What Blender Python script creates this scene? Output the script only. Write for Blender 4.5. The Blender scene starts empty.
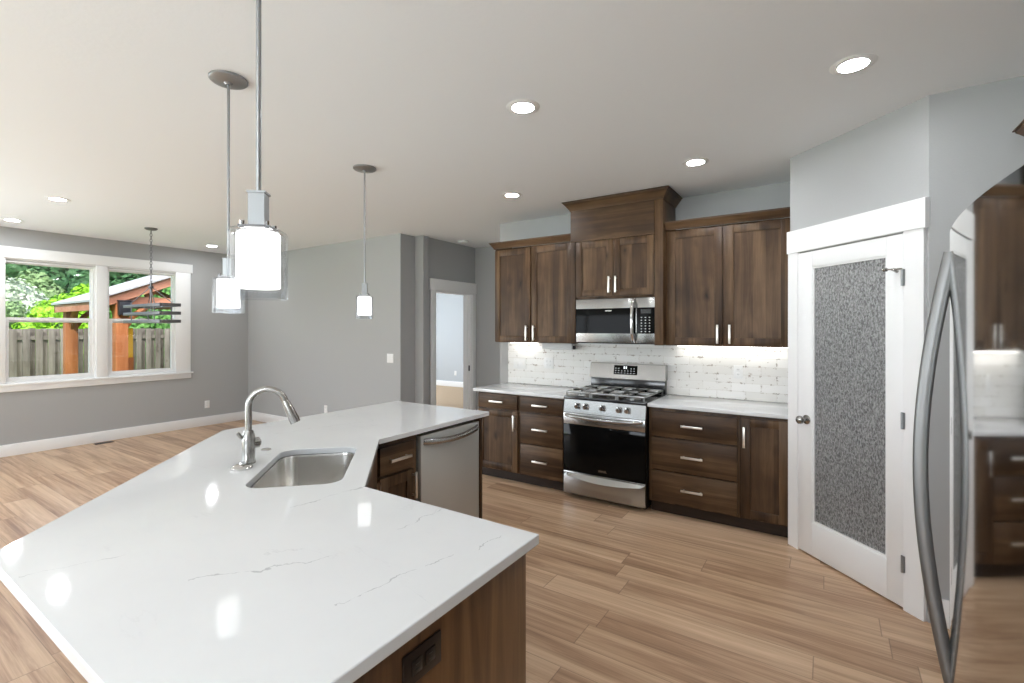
import bpy, bmesh, math, random
from mathutils import Vector, Matrix
random.seed(7)
C = bpy.context.scene.collection
SC = bpy.context.scene
PI = math.pi
S2 = math.sqrt(0.5)

# ---------------------------------------------------------------- camera
H = 2.747
cam_data = bpy.data.cameras.new('camera'); cam = bpy.data.objects.new('camera', cam_data); C.objects.link(cam)
cam.location = (0.0, -4.5765, 1.532)
cam.rotation_euler = (PI/2, 0, 0.5825)
cam_data.sensor_width = 36.0
cam_data.lens = 478.65/1024*36.0
cam_data.shift_y = -(341.5-328.54)/1024
cam_data.clip_start = 0.02
SC.camera = cam

# ---------------------------------------------------------------- world, sun, exposure
SC.view_settings.view_transform = 'Standard'
SC.view_settings.look = 'None'
SC.view_settings.exposure = 0.62
SC.view_settings.gamma = 1.0
SC.view_settings.use_curve_mapping = False
try:
    SC.cycles.use_denoising = True
    SC.cycles.max_bounces = 10
    SC.cycles.diffuse_bounces = 5
    SC.cycles.glossy_bounces = 5
    SC.cycles.transparent_max_bounces = 16
    SC.cycles.sample_clamp_indirect = 6.0
    SC.cycles.caustics_reflective = False
    SC.cycles.caustics_refractive = False
except Exception:
    pass
world = bpy.data.worlds.new('world'); SC.world = world
world.use_nodes = True
wn = world.node_tree
bg = wn.nodes['Background']
sky = wn.nodes.new('ShaderNodeTexSky')
sky.sky_type = 'NISHITA'; sky.sun_disc = False
sky.sun_elevation = math.radians(50); sky.sun_rotation = math.radians(90)
sky.air_density = 1.0; sky.dust_density = 3.0; sky.ozone_density = 1.0
wn.links.new(sky.outputs[0], bg.inputs[0])
bg.inputs[1].default_value = 0.26

def light(name, kind, loc, rot, energy, color=(1,1,1), **kw):
    l = bpy.data.lights.new(name, kind); o = bpy.data.objects.new(name, l); C.objects.link(o)
    o.location = loc; o.rotation_euler = rot; l.energy = energy; l.color = color
    for k, v in kw.items(): setattr(l, k, v)
    return o
# sun high from the far (kitchen) side: lights the yard, never enters the room
light('sun', 'SUN', (0,0,20), (math.radians(42), 0, math.radians(42)), 3.6, (1.0,0.96,0.9), angle=0.03)
# area lamps added as daylight at the glazed openings behind the photographer
UP = PI/2 + math.radians(42)   # steep upward tilt of the added lamps to brighten the ceiling
light('daylight_patio_door', 'AREA', (-5.4,-7.9,1.15), (UP,0,0), 65, (0.83,0.91,1.0), shape='RECTANGLE', size=3.2, size_y=2.0)
light('daylight_rear_window', 'AREA', (-1.0,-7.9,1.5), (UP+0.25,0,0), 95, (0.87,0.93,1.0), shape='RECTANGLE', size=2.2, size_y=1.3)
light('daylight_side_door', 'AREA', (-8.1,-5.9,1.15), (PI/2+0.26,0,-PI/2), 110, (0.87,0.93,1.0), shape='RECTANGLE', size=2.4, size_y=2.0)
light('far_room_fill_light', 'AREA', (-9.9,2.6,1.5), (PI/2,0,-PI/2), 105, (0.86,0.93,1.0), shape='RECTANGLE', size=1.8, size_y=1.4)  # area lamp added to light the far room; the wall behind is solid

light('pantry_fill_light', 'POINT', (0.62,-0.62,2.45), (0,0,0), 45, (1.0,0.98,0.95), shadow_soft_size=0.08)  # unseen point light added to brighten the shelves behind the glass

# ---------------------------------------------------------------- mesh helpers
def bx(bm, x0,x1,y0,y1,z0,z1, bev=0.0, seg=2):
    vs = [bm.verts.new((x,y,z)) for z in (z0,z1) for y in (y0,y1) for x in (x0,x1)]
    idx = [(0,2,3,1),(4,5,7,6),(0,1,5,4),(2,6,7,3),(0,4,6,2),(1,3,7,5)]
    fs = [bm.faces.new([vs[i] for i in f]) for f in idx]
    if bev > 0:
        es = list({e for f in fs for e in f.edges})
        bmesh.ops.bevel(bm, geom=es, offset=bev, segments=seg, affect='EDGES', profile=0.5)
def quadbox(bm, b4, t4):
    """closed hexahedron from 4 bottom and 4 top points (same winding)"""
    b = [bm.verts.new(p) for p in b4]; t = [bm.verts.new(p) for p in t4]
    bm.faces.new(b[::-1]); bm.faces.new(t)
    for i in range(4):
        j = (i+1) % 4
        bm.faces.new((b[i], b[j], t[j], t[i]))
def prism(bm, poly, z0, z1):
    b = [bm.verts.new((x,y,z0)) for x,y in poly]; t = [bm.verts.new((x,y,z1)) for x,y in poly]
    bm.faces.new(b[::-1]); bm.faces.new(t)
    n = len(poly)
    for i in range(n):
        j = (i+1) % n
        bm.faces.new((b[i], b[j], t[j], t[i]))
def frame_for(d):
    d = d.normalized()
    up = Vector((0,0,1)) if abs(d.z) < 0.95 else Vector((1,0,0))
    a = d.cross(up).normalized(); b = d.cross(a).normalized()
    return a, b
def cyl(bm, p0, p1, r0, r1=None, n=20):
    r1 = r0 if r1 is None else r1
    p0 = Vector(p0); p1 = Vector(p1); a, b = frame_for(p1-p0)
    A=[]; B=[]
    for i in range(n):
        t = 2*PI*i/n; u = a*math.cos(t)+b*math.sin(t)
        A.append(bm.verts.new(p0+u*r0)); B.append(bm.verts.new(p1+u*r1))
    bm.faces.new(A); bm.faces.new(B[::-1])
    for i in range(n):
        j=(i+1)%n; bm.faces.new((A[j],A[i],B[i],B[j]))
def tube(bm, pts, r, n=12, flat=None):
    """sweep a circle (or an ellipse rx, ry) along points; r number or list"""
    pts = [Vector(p) for p in pts]; rings=[]; prev=None
    for k,p in enumerate(pts):
        d = (pts[min(k+1,len(pts)-1)]-pts[max(k-1,0)]).normalized()
        if prev is None: a,b = frame_for(d)
        else:
            a = (prev - d*prev.dot(d)).normalized(); b = d.cross(a).normalized()
        prev = a
        rr = r[k] if isinstance(r,(list,tuple)) else r
        rx, ry = (rr, rr) if flat is None else (rr*flat[0], rr*flat[1])
        rings.append([bm.verts.new(p+a*math.cos(2*PI*i/n)*rx+b*math.sin(2*PI*i/n)*ry) for i in range(n)])
    for k in range(len(rings)-1):
        for i in range(n):
            j=(i+1)%n; bm.faces.new((rings[k][i],rings[k][j],rings[k+1][j],rings[k+1][i]))
    bm.faces.new(rings[0][::-1]); bm.faces.new(rings[-1])
def lathe(bm, prof, c=(0,0,0), n=32, mat=None):
    c = Vector(c); rings=[]
    for r,z in prof:
        if r < 1e-6: rings.append([bm.verts.new(tfm(mat, c, (0,0,z)))])
        else: rings.append([bm.verts.new(tfm(mat, c, (r*math.cos(2*PI*i/n), r*math.sin(2*PI*i/n), z))) for i in range(n)])
    for k in range(len(rings)-1):
        A,B = rings[k],rings[k+1]
        for i in range(n):
            j=(i+1)%n
            if len(A)==1 and len(B)==1: continue
            if len(A)==1: bm.faces.new((A[0],B[j],B[i]))
            elif len(B)==1: bm.faces.new((A[i],A[j],B[0]))
            else: bm.faces.new((A[i],A[j],B[j],B[i]))
    if len(rings[0])>1: bm.faces.new(rings[0][::-1])
    if len(rings[-1])>1: bm.faces.new(rings[-1])
def tfm(mat, c, p):
    v = Vector(p)
    if mat is not None: v = mat @ v
    return c + v
def BM(): return bmesh.new()
def obj(name, bm, mat, parent=None, smooth=35, loc=None, rotz=0.0):
    bmesh.ops.recalc_face_normals(bm, faces=bm.faces[:])
    me = bpy.data.meshes.new(name); bm.to_mesh(me); bm.free()
    if smooth:
        me.polygons.foreach_set('use_smooth', [True]*len(me.polygons))
        me.set_sharp_from_angle(angle=math.radians(smooth))
    me.materials.append(mat)
    o = bpy.data.objects.new(name, me); C.objects.link(o)
    if parent is not None: o.parent = parent
    if loc is not None: o.location = loc
    o.rotation_euler = (0,0,rotz)
    return o
def box_obj(name, mat, parent, *a, bev=0.0, **kw):
    bm = BM(); bx(bm, *a, bev=bev); return obj(name, bm, mat, parent, **kw)
def tag(o, label, cat, group=None, kind=None):
    o['label'] = label; o['category'] = cat
    if group: o['group'] = group
    if kind: o['kind'] = kind
    return o
def thing(name, label, cat, loc=(0,0,0), rotz=0.0, group=None):
    o = bpy.data.objects.new(name, None); C.objects.link(o)
    o.empty_display_size = 0.1
    o.location = loc; o.rotation_euler = (0,0,rotz)
    return tag(o, label, cat, group)
def struct(name, bm, mat, label=None, cat=None, smooth=35):
    o = obj(name, bm, mat, None, smooth); o['kind'] = 'structure'
    if label: o['label'] = label
    if cat: o['category'] = cat
    return o
def copy_tree(o, parent=None):
    c = o.copy(); C.objects.link(c)
    if parent is not None: c.parent = parent
    for ch in list(o.children): copy_tree(ch, c)
    return c
def kids(parent, o, n=1): pass

# ---------------------------------------------------------------- materials
def newmat(name):
    m = bpy.data.materials.new(name); m.use_nodes = True
    nt = m.node_tree; return m, nt, nt.nodes['Principled BSDF']
def N(nt, t, **kw):
    n = nt.nodes.new(t)
    for k,v in kw.items(): setattr(n,k,v)
    return n
def ramp(nt, stops):
    r = N(nt,'ShaderNodeValToRGB'); e = r.color_ramp.elements
    e[0].position, e[0].color = stops[0][0], (*stops[0][1],1)
    e[1].position, e[1].color = stops[-1][0], (*stops[-1][1],1)
    for p,c in stops[1:-1]:
        x = e.new(p); x.color = (*c,1)
    return r
def math_n(nt, op, a=None, b=None, c=None):
    n = N(nt,'ShaderNodeMath', operation=op)
    for i,v in enumerate((a,b,c)):
        if v is None: continue
        if isinstance(v,(int,float)): n.inputs[i].default_value = v
        else: nt.links.new(v, n.inputs[i])
    return n.outputs[0]
def mixc(nt, fac, a, b, mode='MIX'):
    n = N(nt,'ShaderNodeMix', data_type='RGBA', blend_type=mode)
    for i,v in ((0,fac),(6,a),(7,b)):
        if isinstance(v,(int,float)): n.inputs[i].default_value = v
        elif isinstance(v,tuple): n.inputs[i].default_value = (*v,1)
        else: nt.links.new(v, n.inputs[i])
    return n.outputs[2]
def mapping(nt, scale=(1,1,1), rnd=0.0, coord='Object'):
    tc = N(nt,'ShaderNodeTexCoord'); out = tc.outputs[coord]
    if rnd:
        oi = N(nt,'ShaderNodeObjectInfo')
        v = N(nt,'ShaderNodeVectorMath', operation='SCALE'); nt.links.new(oi.outputs['Location'], v.inputs[0]); v.inputs['Scale'].default_value = 1.7
        r = math_n(nt,'MULTIPLY', oi.outputs['Random'], rnd)
        cx = N(nt,'ShaderNodeCombineXYZ'); [nt.links.new(r, cx.inputs[i]) for i in range(3)]
        a = N(nt,'ShaderNodeVectorMath', operation='ADD'); nt.links.new(out, a.inputs[0]); nt.links.new(cx.outputs[0], a.inputs[1]); out = a.outputs[0]
    m = N(nt,'ShaderNodeMapping'); m.inputs['Scale'].default_value = scale
    nt.links.new(out, m.inputs[0]); return m.outputs[0]
def noise(nt, vec, scale, detail=4, rough=0.55, dist=0.0):
    n = N(nt,'ShaderNodeTexNoise'); n.inputs['Scale'].default_value = scale; n.inputs['Detail'].default_value = detail
    n.inputs['Roughness'].default_value = rough; n.inputs['Distortion'].default_value = dist
    nt.links.new(vec, n.inputs['Vector']); return n.outputs['Fac']
def bump(nt, b, h, strength=0.2, dist=0.01):
    n = N(nt,'ShaderNodeBump'); n.inputs['Strength'].default_value = strength; n.inputs['Distance'].default_value = dist
    nt.links.new(h, n.inputs['Height']); nt.links.new(n.outputs[0], b.inputs['Normal'])
def paint(name, col, rough=0.6, tex=0.0, scale=60, spec=0.3):
    m, nt, b = newmat(name)
    b.inputs['Base Color'].default_value = (*col,1); b.inputs['Roughness'].default_value = rough
    b.inputs['Specular IOR Level'].default_value = spec
    if tex:
        v = mapping(nt); f = noise(nt, v, scale, 3); bump(nt, b, f, tex, 0.004)
    return m
M = {}
M['wall'] = paint('wall_grey_paint', (0.415,0.418,0.418), 0.7, 0.15, 90)
M['wall2'] = paint('far_room_blue_grey_paint', (0.47,0.50,0.53), 0.7)
M['ceil'] = paint('ceiling_paint', (0.875,0.895,0.91), 0.85, 0.16, 40)
M['white'] = paint('white_trim_paint', (0.87,0.87,0.87), 0.38, spec=0.4)
M['plate'] = paint('white_plastic', (0.85,0.85,0.84), 0.35, spec=0.5)
M['slot'] = paint('outlet_slots', (0.05,0.05,0.05), 0.5)
M['pale_metal'] = paint('pale_grey_enamel', (0.68,0.69,0.69), 0.35)
M['black'] = paint('black_plastic', (0.012,0.012,0.012), 0.35)
M['black_enamel'] = paint('black_enamel', (0.015,0.015,0.015), 0.16, spec=0.6)
M['gap'] = paint('dark_gap', (0.02,0.014,0.01), 0.7)
M['bronze'] = paint('dark_bronze_plate', (0.016,0.008,0.005), 0.4, spec=0.3)
M['bronze2'] = paint('black_bronze', (0.012,0.009,0.008), 0.3)
def metal(name, col, rough, brush=None, bs=0.05):
    m, nt, b = newmat(name)
    b.inputs['Base Color'].default_value = (*col,1); b.inputs['Metallic'].default_value = 1.0
    b.inputs['Roughness'].default_value = rough
    if brush:
        v = mapping(nt, brush); f = noise(nt, v, 1.0, 2)
        bump(nt, b, f, bs, 0.002)
    return m
M['steel'] = metal('brushed_stainless_steel', (0.41,0.41,0.405), 0.24, (6,6,900), 0.06)
M['steel_v'] = metal('dishwasher_stainless', (0.76,0.76,0.72), 0.5)
M['fridge'] = metal('fridge_stainless', (0.58,0.58,0.58), 0.07)
M['fhandle'] = metal('fridge_handle_steel', (0.27,0.27,0.27), 0.48)
M['steel_v'].node_tree.nodes['Principled BSDF'].inputs['Metallic'].default_value = 0.55; M['steel_v'].node_tree.nodes['Principled BSDF'].inputs['Base Color'].default_value = (0.58,0.58,0.555,1)
M['nickel'] = metal('brushed_nickel', (0.40,0.39,0.37), 0.25)
M['pull'] = metal('satin_nickel_pull', (0.80,0.76,0.70), 0.35)
M['chrome'] = metal('polished_chrome', (0.62,0.62,0.62), 0.07)
M['pend'] = metal('pendant_brushed_steel', (0.36,0.37,0.375), 0.45)
M['chand'] = metal('aged_grey_metal', (0.22,0.22,0.23), 0.45)
M['sinksteel'] = metal('sink_stainless', (0.62,0.60,0.57), 0.22, (300,300,300), 0.02)
M['iron'] = metal('cast_iron_grate', (0.34,0.34,0.33), 0.30)
M['knob'] = metal('knob_steel', (0.5,0.5,0.5), 0.2)

def wood(name, axis, dark, mid, light_, knots=True, rough=0.42, k=1.0):
    m, nt, b = newmat(name)
    s = {'x':(1.2,14,14),'y':(14,1.2,14),'z':(14,14,1.2)}[axis]
    v = mapping(nt, s, 20.0)
    f1 = noise(nt, v, 1.0*k, 5, 0.6, 0.6)
    sl = {'x':(0.5,7,7),'y':(7,0.5,7),'z':(7,7,0.5)}[axis]
    v2 = mapping(nt, sl, 31.0); f2 = noise(nt, v2, 1.0, 2)
    v3 = mapping(nt, (2.2,2.2,2.2), 13.0); f3 = noise(nt, v3, 1.2, 3)
    sf = {'x':(3,160,160),'y':(160,3,160),'z':(160,160,3)}[axis]
    v4 = mapping(nt, sf, 5.0); f4 = noise(nt, v4, 1.0, 2)
    a = math_n(nt,'MULTIPLY', f1, 0.45); a = math_n(nt,'MULTIPLY_ADD', f2, 0.4, a)
    a = math_n(nt,'MULTIPLY_ADD', f3, 0.3, a); a = math_n(nt,'MULTIPLY_ADD', f4, 0.12, a)
    ax = 0 if axis != 'x' else 2
    vs_ = mapping(nt, (1,1,1), 3.0); sp = N(nt,'ShaderNodeSeparateXYZ'); nt.links.new(vs_, sp.inputs[0])
    ws = N(nt,'ShaderNodeTexWhiteNoise', noise_dimensions='1D'); nt.links.new(math_n(nt,'FLOOR', math_n(nt,'DIVIDE', sp.outputs[ax], 0.088)), ws.inputs['W'])
    a = math_n(nt,'MULTIPLY_ADD', math_n(nt,'SUBTRACT', ws.outputs['Value'], 0.5), 0.13 if knots else 0.05, a)
    r = ramp(nt, [(0.44,dark),(0.62,mid),(0.80,light_)]); nt.links.new(a, r.inputs[0])
    col = r.outputs[0]
    if knots:
        sk = {'x':(2.6,5.5,5.5),'y':(5.5,2.6,5.5),'z':(6.0,6.0,3.2)}[axis]
        vk0 = mapping(nt, sk, 9.0); nv = N(nt,'ShaderNodeTexNoise'); nv.inputs['Scale'].default_value = 1.6; nt.links.new(vk0, nv.inputs['Vector'])
        vkn = N(nt,'ShaderNodeVectorMath', operation='MULTIPLY_ADD'); nt.links.new(nv.outputs['Color'], vkn.inputs[0]); vkn.inputs[1].default_value = (0.5,0.5,0.5); nt.links.new(vk0, vkn.inputs[2]); vk = vkn.outputs[0]
        vo = N(nt,'ShaderNodeTexVoronoi'); vo.inputs['Scale'].default_value = 1.0; nt.links.new(vk, vo.inputs['Vector'])
        kn = math_n(nt,'LESS_THAN', vo.outputs['Distance'], 2)
        rk = ramp(nt, [(0.035,(0.05,0.04,0.03)),(0.10,(0.55,0.5,0.45)),(0.24,(1,1,1))]); nt.links.new(vo.outputs['Distance'], rk.inputs[0])
        sel = N(nt,'ShaderNodeSeparateColor'); nt.links.new(vo.outputs['Color'], sel.inputs[0])
        g = math_n(nt,'GREATER_THAN', sel.outputs[0], 0.62)
        dk = mixc(nt, math_n(nt,'MULTIPLY', g, 0.85), (1,1,1), rk.outputs[0])
        col = mixc(nt, 1.0, col, dk, 'MULTIPLY')
    nt.links.new(col, b.inputs['Base Color'])
    b.inputs['Roughness'].default_value = rough; b.inputs['Specular IOR Level'].default_value = 0.28
    bump(nt, b, f4, 0.08, 0.002)
    return m
WD, WM, WL = (0.021,0.010,0.0045), (0.074,0.039,0.018), (0.162,0.096,0.050)
M['wood_v'] = wood('alder_vertical_grain', 'z', WD, WM, WL)
M['wood_h'] = wood('alder_horizontal_grain', 'x', WD, WM, WL)
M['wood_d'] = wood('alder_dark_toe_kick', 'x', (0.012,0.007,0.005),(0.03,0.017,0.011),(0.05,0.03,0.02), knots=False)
M['cedar'] = wood('cedar_stain', 'z', (0.22,0.07,0.022),(0.34,0.12,0.042),(0.44,0.18,0.075), knots=False, rough=0.7)
M['cedar_h'] = wood('cedar_stain_beam', 'y', (0.38,0.15,0.09),(0.50,0.22,0.14),(0.60,0.31,0.21), knots=False, rough=0.7)
M['fence'] = wood('weathered_fence_wood', 'z', (0.075,0.066,0.055),(0.14,0.127,0.11),(0.215,0.20,0.175), knots=True, rough=0.85)
M['bark'] = wood('bark', 'z', (0.03,0.022,0.016),(0.07,0.05,0.04),(0.12,0.09,0.07), knots=False, rough=0.9)

# vertical planked end panel (boards of differing tone along local y)
def plank_panel():
    m, nt, b = newmat('alder_planked_panel')
    tc = N(nt,'ShaderNodeTexCoord'); sp = N(nt,'ShaderNodeSeparateXYZ'); nt.links.new(tc.outputs['Object'], sp.inputs[0])
    row = math_n(nt,'FLOOR', math_n(nt,'DIVIDE', sp.outputs[1], 0.085))
    wn_ = N(nt,'ShaderNodeTexWhiteNoise', noise_dimensions='1D'); nt.links.new(row, wn_.inputs['W'])
    v = mapping(nt, (14,14,1.3)); f1 = noise(nt, v, 1.0, 5, 0.6, 0.5)
    v2 = mapping(nt, (120,120,3)); f2 = noise(nt, v2, 1.0, 2)
    a = math_n(nt,'MULTIPLY_ADD', wn_.outputs['Value'], 0.30, math_n(nt,'MULTIPLY', f1, 0.75))
    a = math_n(nt,'MULTIPLY_ADD', f2, 0.1, a)
    r = ramp(nt, [(0.34,(0.045,0.020,0.008)),(0.54,(0.145,0.068,0.026)),(0.80,(0.27,0.145,0.062))]); nt.links.new(a, r.inputs[0])
    nt.links.new(r.outputs[0], b.inputs['Base Color']); b.inputs['Roughness'].default_value = 0.36
    return m
M['planks'] = plank_panel()

def floor_mat():
    m, nt, b = newmat('wood_plank_floor')
    tc = N(nt,'ShaderNodeTexCoord'); sp = N(nt,'ShaderNodeSeparateXYZ'); nt.links.new(tc.outputs['Object'], sp.inputs[0])
    W, L = 0.178, 1.35
    yr = math_n(nt,'DIVIDE', math_n(nt,'ADD', sp.outputs[1], 3.89), W)
    row = math_n(nt,'FLOOR', yr)
    w1 = N(nt,'ShaderNodeTexWhiteNoise', noise_dimensions='1D'); nt.links.new(row, w1.inputs['W'])
    xs = math_n(nt,'ADD', math_n(nt,'DIVIDE', sp.outputs[0], L), math_n(nt,'MULTIPLY', w1.outputs['Value'], 7.3))
    col_ = math_n(nt,'FLOOR', xs)
    cv = N(nt,'ShaderNodeCombineXYZ'); nt.links.new(row, cv.inputs[0]); nt.links.new(col_, cv.inputs[1])
    w2 = N(nt,'ShaderNodeTexWhiteNoise', noise_dimensions='2D'); nt.links.new(cv.outputs[0], w2.inputs['Vector'])
    off = N(nt,'ShaderNodeVectorMath', operation='SCALE'); nt.links.new(w2.outputs['Color'], off.inputs[0]); off.inputs['Scale'].default_value = 17
    ad = N(nt,'ShaderNodeVectorMath', operation='ADD'); nt.links.new(tc.outputs['Object'], ad.inputs[0]); nt.links.new(off.outputs[0], ad.inputs[1])
    def mp(s):
        q = N(nt,'ShaderNodeMapping'); q.inputs['Scale'].default_value = s; nt.links.new(ad.outputs[0], q.inputs[0]); return q.outputs[0]
    g1 = noise(nt, mp((0.7,15,1)), 1.0, 6, 0.65, 0.9)
    g2 = noise(nt, mp((3,150,1)), 1.0, 3)
    g3 = noise(nt, mp((0.35,3,1)), 1.3, 2)
    a = math_n(nt,'MULTIPLY', g1, 0.66); a = math_n(nt,'MULTIPLY_ADD', g3, 0.36, a)
    a = math_n(nt,'MULTIPLY_ADD', w2.outputs['Value'], 0.12, a); a = math_n(nt,'MULTIPLY_ADD', g2, 0.16, a)
    r = ramp(nt, [(0.42,(0.20,0.108,0.062)),(0.56,(0.39,0.237,0.143)),(0.68,(0.56,0.375,0.238)),(0.84,(0.71,0.51,0.345))]); nt.links.new(a, r.inputs[0])
    fy = math_n(nt,'FRACT', yr); fx = math_n(nt,'FRACT', xs)
    ey = math_n(nt,'MINIMUM', fy, math_n(nt,'SUBTRACT', 1.0, fy)); ex = math_n(nt,'MINIMUM', fx, math_n(nt,'SUBTRACT', 1.0, fx))
    s1 = math_n(nt,'LESS_THAN', ey, 0.009); s2 = math_n(nt,'LESS_THAN', ex, 0.0018)
    seam = math_n(nt,'MAXIMUM', s1, s2)
    col = mixc(nt, math_n(nt,'MULTIPLY', seam, 0.45), r.outputs[0], (0.08,0.04,0.025))
    nt.links.new(col, b.inputs['Base Color'])
    b.inputs['Roughness'].default_value = 0.34; b.inputs['Specular IOR Level'].default_value = 0.45
    hh = math_n(nt,'SUBTRACT', g2, math_n(nt,'MULTIPLY', seam, 2.0)); bump(nt, b, hh, 0.08, 0.002)
    return m
M['floor'] = floor_mat()
M['floor2'] = paint('far_room_tan_floor', (0.52,0.38,0.25), 0.6, 0.3, 200)

VEINS = [((-0.925,-3.90),(-0.815,-3.40)),((-1.12,-3.54),(-1.105,-3.34)),((-1.30,-4.04),(-1.09,-3.75)),((-1.55,-3.62),(-1.48,-3.20)),((-1.66,-4.26),(-1.63,-4.06)),((-2.72,-3.0),(-2.55,-2.4))]
def quartz():
    m, nt, b = newmat('white_quartz')
    v = mapping(nt, (1,1,1)); 
    tc = N(nt,'ShaderNodeTexCoord')
    rot = N(nt,'ShaderNodeMapping'); rot.inputs['Rotation'].default_value = (0,0,0.35); rot.inputs['Scale'].default_value = (1.0,2.6,1.0)
    nt.links.new(tc.outputs['Object'], rot.inputs[0])
    f = noise(nt, rot.outputs[0], 1.15, 6, 0.62, 0.7)
    d = math_n(nt,'ABSOLUTE', math_n(nt,'SUBTRACT', f, 0.5))
    r = ramp(nt, [(0.0,(1,1,1)),(0.0025,(0.6,0.6,0.6)),(0.007,(0,0,0))]); nt.links.new(d, r.inputs[0])
    msk = noise(nt, v, 2.3, 3); rm = ramp(nt, [(0.54,(0,0,0)),(0.68,(1,1,1))]); nt.links.new(msk, rm.inputs[0])
    vein = math_n(nt,'MULTIPLY', math_n(nt,'MULTIPLY', r.outputs[0], rm.outputs[0]), 0.6)
    sp = N(nt,'ShaderNodeSeparateXYZ'); nt.links.new(tc.outputs['Object'], sp.inputs[0])
    wob = math_n(nt,'SUBTRACT', noise(nt, v, 5.0, 5, 0.6), 0.5); br_ = noise(nt, v, 19.0, 3)
    for (ax,ay),(bx_,by) in VEINS:
        L = math.hypot(bx_-ax,by-ay); ux,uy = (bx_-ax)/L,(by-ay)/L
        t = math_n(nt,'ADD', math_n(nt,'MULTIPLY', sp.outputs[0], ux), math_n(nt,'MULTIPLY_ADD', sp.outputs[1], uy, -(ax*ux+ay*uy)))
        q = math_n(nt,'ADD', math_n(nt,'MULTIPLY', sp.outputs[0], -uy), math_n(nt,'MULTIPLY_ADD', sp.outputs[1], ux, ax*uy-ay*ux))
        q = math_n(nt,'ABSOLUTE', math_n(nt,'MULTIPLY_ADD', wob, 0.16, q))
        w_ = math_n(nt,'MULTIPLY', math_n(nt,'SUBTRACT', br_, 0.38), 0.010)
        line = math_n(nt,'LESS_THAN', q, w_)
        ins = math_n(nt,'MULTIPLY', math_n(nt,'GREATER_THAN', t, 0.0), math_n(nt,'LESS_THAN', t, L))
        vein = math_n(nt,'MAXIMUM', vein, math_n(nt,'MULTIPLY', line, ins))
    cl = noise(nt, v, 3.0, 4); rc = ramp(nt, [(0.35,(0.725,0.735,0.745)),(0.7,(0.76,0.77,0.775))]); nt.links.new(cl, rc.inputs[0])
    col = mixc(nt, math_n(nt,'MULTIPLY', vein, 0.48), rc.outputs[0], (0.27,0.28,0.30))
    nt.links.new(col, b.inputs['Base Color']); b.inputs['Roughness'].default_value = 0.055
    b.inputs['Specular IOR Level'].default_value = 0.5
    return m
M['quartz'] = quartz()

def tile():
    m, nt, b = newmat('whitewashed_brick_tile')
    tc = N(nt,'ShaderNodeTexCoord'); sp = N(nt,'ShaderNodeSeparateXYZ'); nt.links.new(tc.outputs['Object'], sp.inputs[0])
    cv = N(nt,'ShaderNodeCombineXYZ'); nt.links.new(sp.outputs[0], cv.inputs[0]); nt.links.new(math_n(nt,'SUBTRACT', sp.outputs[2], 0.914), cv.inputs[1])
    br = N(nt,'ShaderNodeTexBrick'); br.offset = 0.5; br.inputs['Scale'].default_value = 1.0
    br.inputs['Brick Width'].default_value = 0.235; br.inputs['Row Height'].default_value = 0.0715; br.inputs['Mortar Size'].default_value = 0.003
    br.inputs['Mortar Smooth'].default_value = 0.3; br.inputs['Bias'].default_value = 0.0
    br.inputs['Color1'].default_value = (0.78,0.765,0.73,1); br.inputs['Color2'].default_value = (0.86,0.85,0.83,1); br.inputs['Mortar'].default_value = (0.74,0.72,0.68,1)
    nt.links.new(cv.outputs[0], br.inputs['Vector'])
    v = mapping(nt, (1,1,1.3)); f = noise(nt, v, 24, 5, 0.72)
    # wear: dark chips, mostly along the joints
    brw = N(nt,'ShaderNodeTexBrick'); brw.offset = 0.5; brw.inputs['Scale'].default_value = 1.0
    brw.inputs['Brick Width'].default_value = 0.235; brw.inputs['Row Height'].default_value = 0.0715; brw.inputs['Mortar Size'].default_value = 0.013; brw.inputs['Mortar Smooth'].default_value = 1.0
    nt.links.new(cv.outputs[0], brw.inputs['Vector'])
    thr = math_n(nt,'SUBTRACT', f, math_n(nt,'MULTIPLY_ADD', brw.outputs['Fac'], -0.10, 0.638))
    rm = ramp(nt, [(0.0,(0,0,0)),(0.05,(1,1,1))]); nt.links.new(thr, rm.inputs[0])
    f2 = noise(nt, mapping(nt), 9, 3); rr = ramp(nt, [(0.35,(0.20,0.17,0.14)),(0.65,(0.42,0.33,0.26))]); nt.links.new(f2, rr.inputs[0])
    col = mixc(nt, math_n(nt,'MULTIPLY', rm.outputs[0], 0.8), br.outputs['Color'], rr.outputs[0])
    nt.links.new(col, b.inputs['Base Color']); b.inputs['Roughness'].default_value = 0.5
    h = math_n(nt,'SUBTRACT', math_n(nt,'MULTIPLY', f, 0.3), br.outputs['Fac']); bump(nt, b, h, 0.4, 0.004)
    return m
M['tile'] = tile()

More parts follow.
